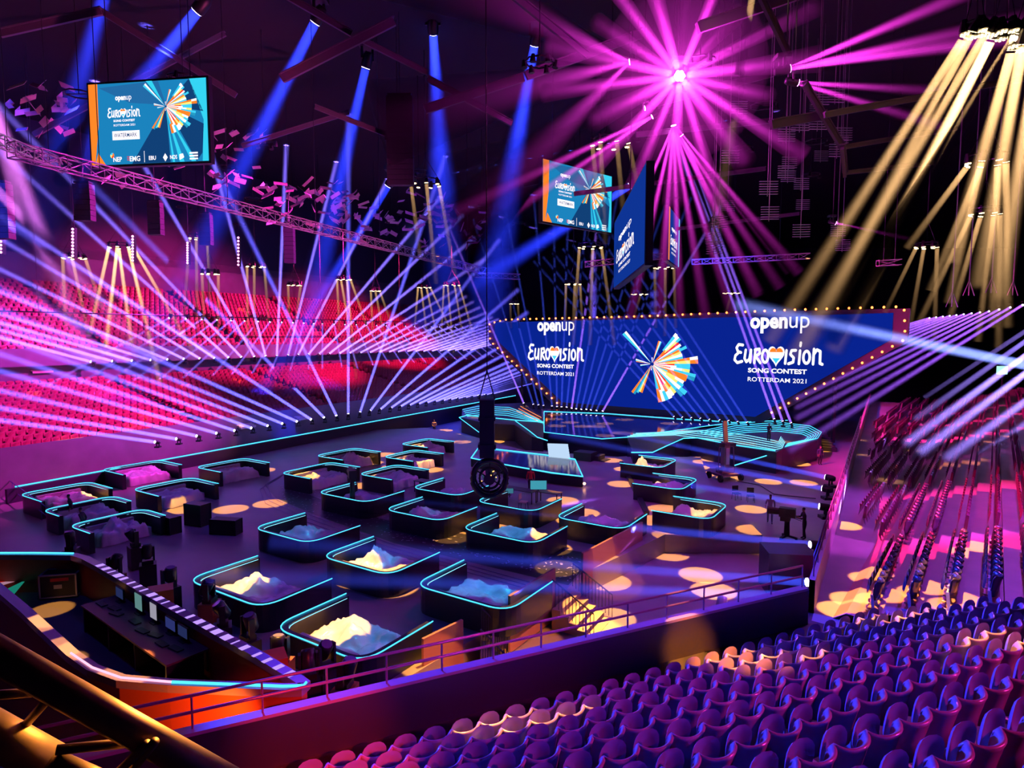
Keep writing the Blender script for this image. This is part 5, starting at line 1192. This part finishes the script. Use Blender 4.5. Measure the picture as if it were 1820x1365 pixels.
# hanging ring with its column in front of the small stage
c = Pd(866, 878, 24); t = thing('hanging_ring_light', 'black hanging column with a round ring head in front of the stage', 'hanging rig', tuple(c))
k24 = 24/F
b = WB(t); cb = Pd(866, 812, 24); b.box(cb+Z*(52*k24), (26*k24, 26*k24, 104*k24)); b.box(cb+Z*(20*k24), (32*k24, 30*k24, 8*k24)); b.box(cb+Z*(70*k24), (30*k24, 30*k24, 6*k24)); wbuild(b, 'column', BLACK, t)
def oct_ring(b, cc, R_, r, m=None, n=24, sz=1.06): b.tube([cc+Vector((math.cos(k*6.2832/n)*R_, 0, math.sin(k*6.2832/n)*R_*sz)) for k in range(n)], r, 8, m, True)
cr = Pd(870, 850, 24); b = WB(t); oct_ring(b, cr, 31*k24, .11); oct_ring(b, cr-Vector((0, -.25, 0)), 27*k24, .07); wbuild(b, 'outer_ring', mat('ring_black', (.03, .02, .03), .15), t, True)
b = WB(t); oct_ring(b, cr, 18*k24, .05); wbuild(b, 'inner_ring', mat('ring_black'), t, True)
b = WB(t); b.tube([cr-Vector((0, .25, 0)), cr+Vector((0, .35, 0))], [.22, .3], 14); wbuild(b, 'hub', mat('ring_black'), t)
b = WB(t)
for k in range(6): b.obox(cr, cr+Vector((math.cos(k*1.047+.5), 0, math.sin(k*1.047+.5)))*30*k24, .05, .05)
wbuild(b, 'spokes', BLACK, t)
b = WB(t); top = cb+Z*104*k24
for i in (-1, 1): b.tube([top+Vector((i*.3, 0, 0)), top+Vector((0, 0, 1.1))], .025, 5)
b.tube([top+Z*1.1, Vector((top.x, top.y, 34.02))], .02, 5); wbuild(b, 'suspension_wire', BLACK, t)
b = WB(t); rnd = random.Random(5)
for k in range(5): b.sphere(cr+Vector((rnd.uniform(-.3, .3), -.35, rnd.uniform(-.4, .4))), .022, 4)
wbuild(b, 'status_light', glow('tiny_orange', (1, .35, .08), 3), t)

TRM = mat('truss_aluminium', (.5, .48, .55), .35, .5)
def truss(name, label, a, c, s_=.45, m=None, step=.9, r=.035, wires=2):
    a, c = Vector(a), Vector(c); d = (c-a); L = d.length; d.normalize(); sd = d.cross(Z).normalized(); up = sd.cross(d); t = thing(name, label, 'truss', tuple(a)); b = WB(t)
    cor = [sd*i*s_/2+up*j*s_/2 for i, j in ((-1, -1), (1, -1), (1, 1), (-1, 1))]
    for o_ in cor: b.obox(a+o_, c+o_, r*1.6, r*1.6)
    wbuild(b, 'chord', m or TRM, t); b = WB(t); n = int(L/step)
    for k in range(n):
        p = a+d*(L*k/n); q = a+d*(L*(k+1)/n)
        for i in range(4): b.obox(p+cor[i], q+cor[(i+1) % 4], r, r); b.obox(p+cor[i], p+cor[(i+1) % 4], r, r)
    wbuild(b, 'lacing', m or TRM, t)
    b = WB(t)
    for k in range(wires): p = a+d*L*(k+.5)/wires; b.tube([p, Vector((p.x, p.y, 34.02))], .02, 4)
    wbuild(b, 'suspension_wire', DARKMET, t); return t
tA = P(40, 255, 19); tB = P(860, 482, 18)
truss('lighting_truss', 'long lattice truss running from under the large screen towards the stage wall', P(20, 266, 19), tB, .6, None, 1.0, .03, 6)
truss('lighting_truss', 'upper lattice truss at far left above the confetti-like panels', Pd(-30, 238, 30), Pd(120, 300, 36), .5, None, .9, .035)
truss('lighting_truss', 'thin dark truss in the blue haze above the left part of the LED wall', Pd(840, 488, 76), Pd(925, 492, 76), .6, None, 1, .04)
truss('lighting_truss', 'purple lit truss hanging left of the magenta downward fan', Pd(1040, 470, 60), Pd(1180, 455, 60), .5)
truss('lighting_truss', 'truss above the right half of the LED wall carrying three lamps', Pd(1230, 466, 64), Pd(1440, 455, 60), .5)
truss('lighting_truss', 'short lit truss piece under the right brown shafts', Pd(1560, 468, 48), Pd(1600, 466, 48), .4)
for i, (x, y, d) in enumerate(((1692, 540, 40), (1722, 520, 42), (1762, 515, 42), (1800, 520, 44))):
    a = Pd(x, y, d); t = thing('hanging_microphone', 'thin pink-lit hanging pole with splayed hook, %s from left at right' % nth(i+1), 'hanging rig', tuple(a)); b = WB(t); b.tube([a, Vector((a.x, a.y, 34.02))], .035, 5); wbuild(b, 'pole', STEEL, t)
    b = WB(t)
    for k in (-1, 0, 1): b.tube([a+Z*.8, a+Vector((k*.45, .1*k, -.2))], .03, 5)
    wbuild(b, 'hook', STEEL, t)
# roof steel
RS = mat('roof_steel', (.14, .10, .15), .5, .3)
rl = [((500, 140), (700, 38), 38, .5), ((470, -30), (625, 60), 38, .35), ((640, 70), (760, 130), 40, .3), ((755, 195), (930, 138), 40, .5), ((760, 140), (910, 220), 40, .35), ((910, -10), (1045, 100), 36, .4), ((935, 135), (1140, 60), 38, .5), ((1240, 50), (1420, -10), 32, .5), ((1140, 190), (1375, 130), 38, .4),
      ((1350, -10), (1400, 95), 28, .3), ((1430, 150), (1497, 262), 30, .3), ((1497, 262), (1502, 312), 30, .3), ((1370, 222), (1465, 205), 30, .4), ((1465, 205), (1820, 140), 30, .25), ((1500, 262), (1700, 228), 32, .2), ((1500, 308), (1660, 290), 32, .18), ((1130, 240), (1370, 215), 42, .3), ((1020, 345), (1360, 300), 50, .3), ((1180, 410), (1420, 380), 54, .25),
      ((0, 60), (180, 20), 36, .4), ((180, 20), (420, 170), 40, .35), ((60, 240), (400, 60), 42, .3), ((560, 190), (740, 260), 46, .3), ((430, 260), (620, 200), 46, .3), ((1500, 110), (1820, 60), 34, .25), ((930, 330), (1060, 300), 56, .3)]
for i, (a, c, d, w_) in enumerate(rl):
    b = MB(); b.obox(Pd(*a, d), Pd(*c, d*1.04), w_*.5, w_); b.obox(Pd(*a, d)+Z*w_*.5, Pd(*c, d*1.04)+Z*w_*.5, w_*.9, .06); o = tag(b.build('roof_beam', RS), 'steel beam of the dark roof, %s counted from the left side' % nth(i+1), 'roof beam', 'steel beams of the roof')
# louvred grey boxes and small fittings glinting in the rig at right
for i in range(26):
    x, y = random.uniform(1250, 1520), random.uniform(150, 440); d = random.uniform(36, 52); a = Pd(x, y, d); b = MB()
    for k in range(6): b.obox(a+Vector((0, 0, -.14*k)), a+Vector((1.1, .2, .05-.14*k)), .1, .03)
    b.obox(a+Vector((.5, .1, -.8)), Vector((a.x+.5, a.y+.1, 34.02)), .03, .03)
    tag(b.build('roof_grille', STEEL), 'small louvred grille in the dark upper right rig, %s of the scatter' % nth(i+1), 'grille', 'louvred grilles in the upper right rig')
# paper-like reflector panels floating under the roof at left
PM = mat('panel_pink', (.85, .45, .6), .6)
REG = [(10, 130, 150, 240, 26, 'left of the large screen'), (180, 400, 275, 330, 14, 'just under the large screen'), (360, 470, 230, 350, 26, 'right of the large screen'), (470, 620, 320, 400, 44, 'above the middle of the left stand'), (600, 800, 340, 430, 52, 'above the far end of the left stand'), (740, 860, 370, 440, 28, 'nearest the stage wall')]
np_ = 0
for x0, x1, y0, y1, n, wh in REG:
    for k, x in enumerate(sorted(random.uniform(x0, x1) for _ in range(n))):
        y = random.uniform(y0, y1); d = 40+(x/860)*26+random.uniform(-3, 3); a = Pd(x, y, d); a2 = random.uniform(0, 6.28); tl = random.uniform(-.5, .5)
        e1 = Vector((math.cos(a2), .4*math.sin(a2), tl)).normalized()*random.uniform(.28, .6); e2 = Vector((-math.sin(a2)*.5, math.cos(a2)*.5, random.uniform(.3, .9))).normalized()*random.uniform(.12, .2)
        b = MB(); nn = e1.cross(e2).normalized()*.01
        q = [-e1-e2, e1-e2, e1+e2, -e1+e2]
        b.add([v+nn for v in q]+[v-nn for v in q], [(0, 1, 2, 3), (7, 6, 5, 4), (0, 4, 5, 1), (1, 5, 6, 2), (2, 6, 7, 3), (3, 7, 4, 0)])
        if k % 3 == 0:
            f_ = [e1-e2, e1-e2+Vector((.3, .1, .35)), e1+e2+Vector((.3, .1, .35)), e1+e2]; b.add([v+nn for v in f_]+[v-nn for v in f_], [(0, 1, 2, 3), (7, 6, 5, 4), (0, 4, 5, 1), (1, 5, 6, 2), (2, 6, 7, 3), (3, 7, 4, 0)])
        b.v = [tuple(Vector(v)+a) for v in b.v]
        tag(b.build('ceiling_panel', PM), 'pink paper-like strip %s, %s from left' % (wh, nth(k+1)), 'confetti', 'pink strips under the left roof'); np_ += 1
wash('wash_light', (4, 30, 8), (-30, 48, 24), (1, .10, .45), 26000, 62, .2)
# dotted pink light bars standing along the top of the left stand
DOT = glow('pink_dot', (1, .25, .75), 5)
for i, (x, y0, y1, d) in enumerate(((5, 395, 452, 52), (132, 405, 458, 56), (238, 418, 466, 60), (335, 430, 470, 64), (425, 420, 474, 66))):
    a = Pd(x, y1, d); c = Pd(x, y0, d); t = thing('light_bar', 'upright bar of pink dot lamps over the left stand, %s from the left' % nth(i+1), 'stage light', tuple(a), 'upright pink dot bars'); b = WB(t); b.obox(a, c, .3, .3); wbuild(b, 'housing', BLACK, t)
    n = 9
    for k in range(n):
        b = WB(t); b.sphere(a.lerp(c, (k+.5)/n)-Vector((0, .2, 0)), .11, 5); wbuild(b, 'bulb', DOT, t)
    b = WB(t); b.tube([c, Vector((c.x, c.y, 34.02))], .03, 4); wbuild(b, 'suspension_wire', DARKMET, t)
t = thing('warning_screen', 'small pale green-white screen on the right stand near the beams', 'screen', tuple(Pd(1781, 662, 60))); b = WB(t); b.box(Pd(1781, 658, 60), (1.0, .1, .8)); wbuild(b, 'display', glow('pale_screen', (.4, .8, .7), 1), t)
b = WB(t); b.obox(Pd(1781, 666, 60), Pd(1781, 700, 60), .12, .12); wbuild(b, 'post', BLACK, t)

# ------------------------------------------------------------------ lamps light the haze of their own beam and everything solid
def link_set(k):
    c = bpy.data.collections.new('receivers_%d' % k)
    for o, q in HAZE:
        if q != k: c.objects.link(o)
    for co in c.collection_objects: co.light_linking.link_state = 'EXCLUDE'
    return c
LS = {k: link_set(k) for k in range(-1, NSETS+1)}
for o in list(bpy.data.objects):
    if o.type == 'LIGHT': o.light_linking.receiver_collection = LS[o.get('beam_set', -1)]
    elif o.type == 'MESH' and o.name.split('.')[0] in ('display', 'led_strip', 'inner_strip', 'bulb', 'lens', 'tread', 'led_cluster', 'status_light', 'painted_light_tiles', 'graphic_panel', 'warm_led_strip', 'orange_led_strip'):
        o.light_linking.receiver_collection = LS[-1]
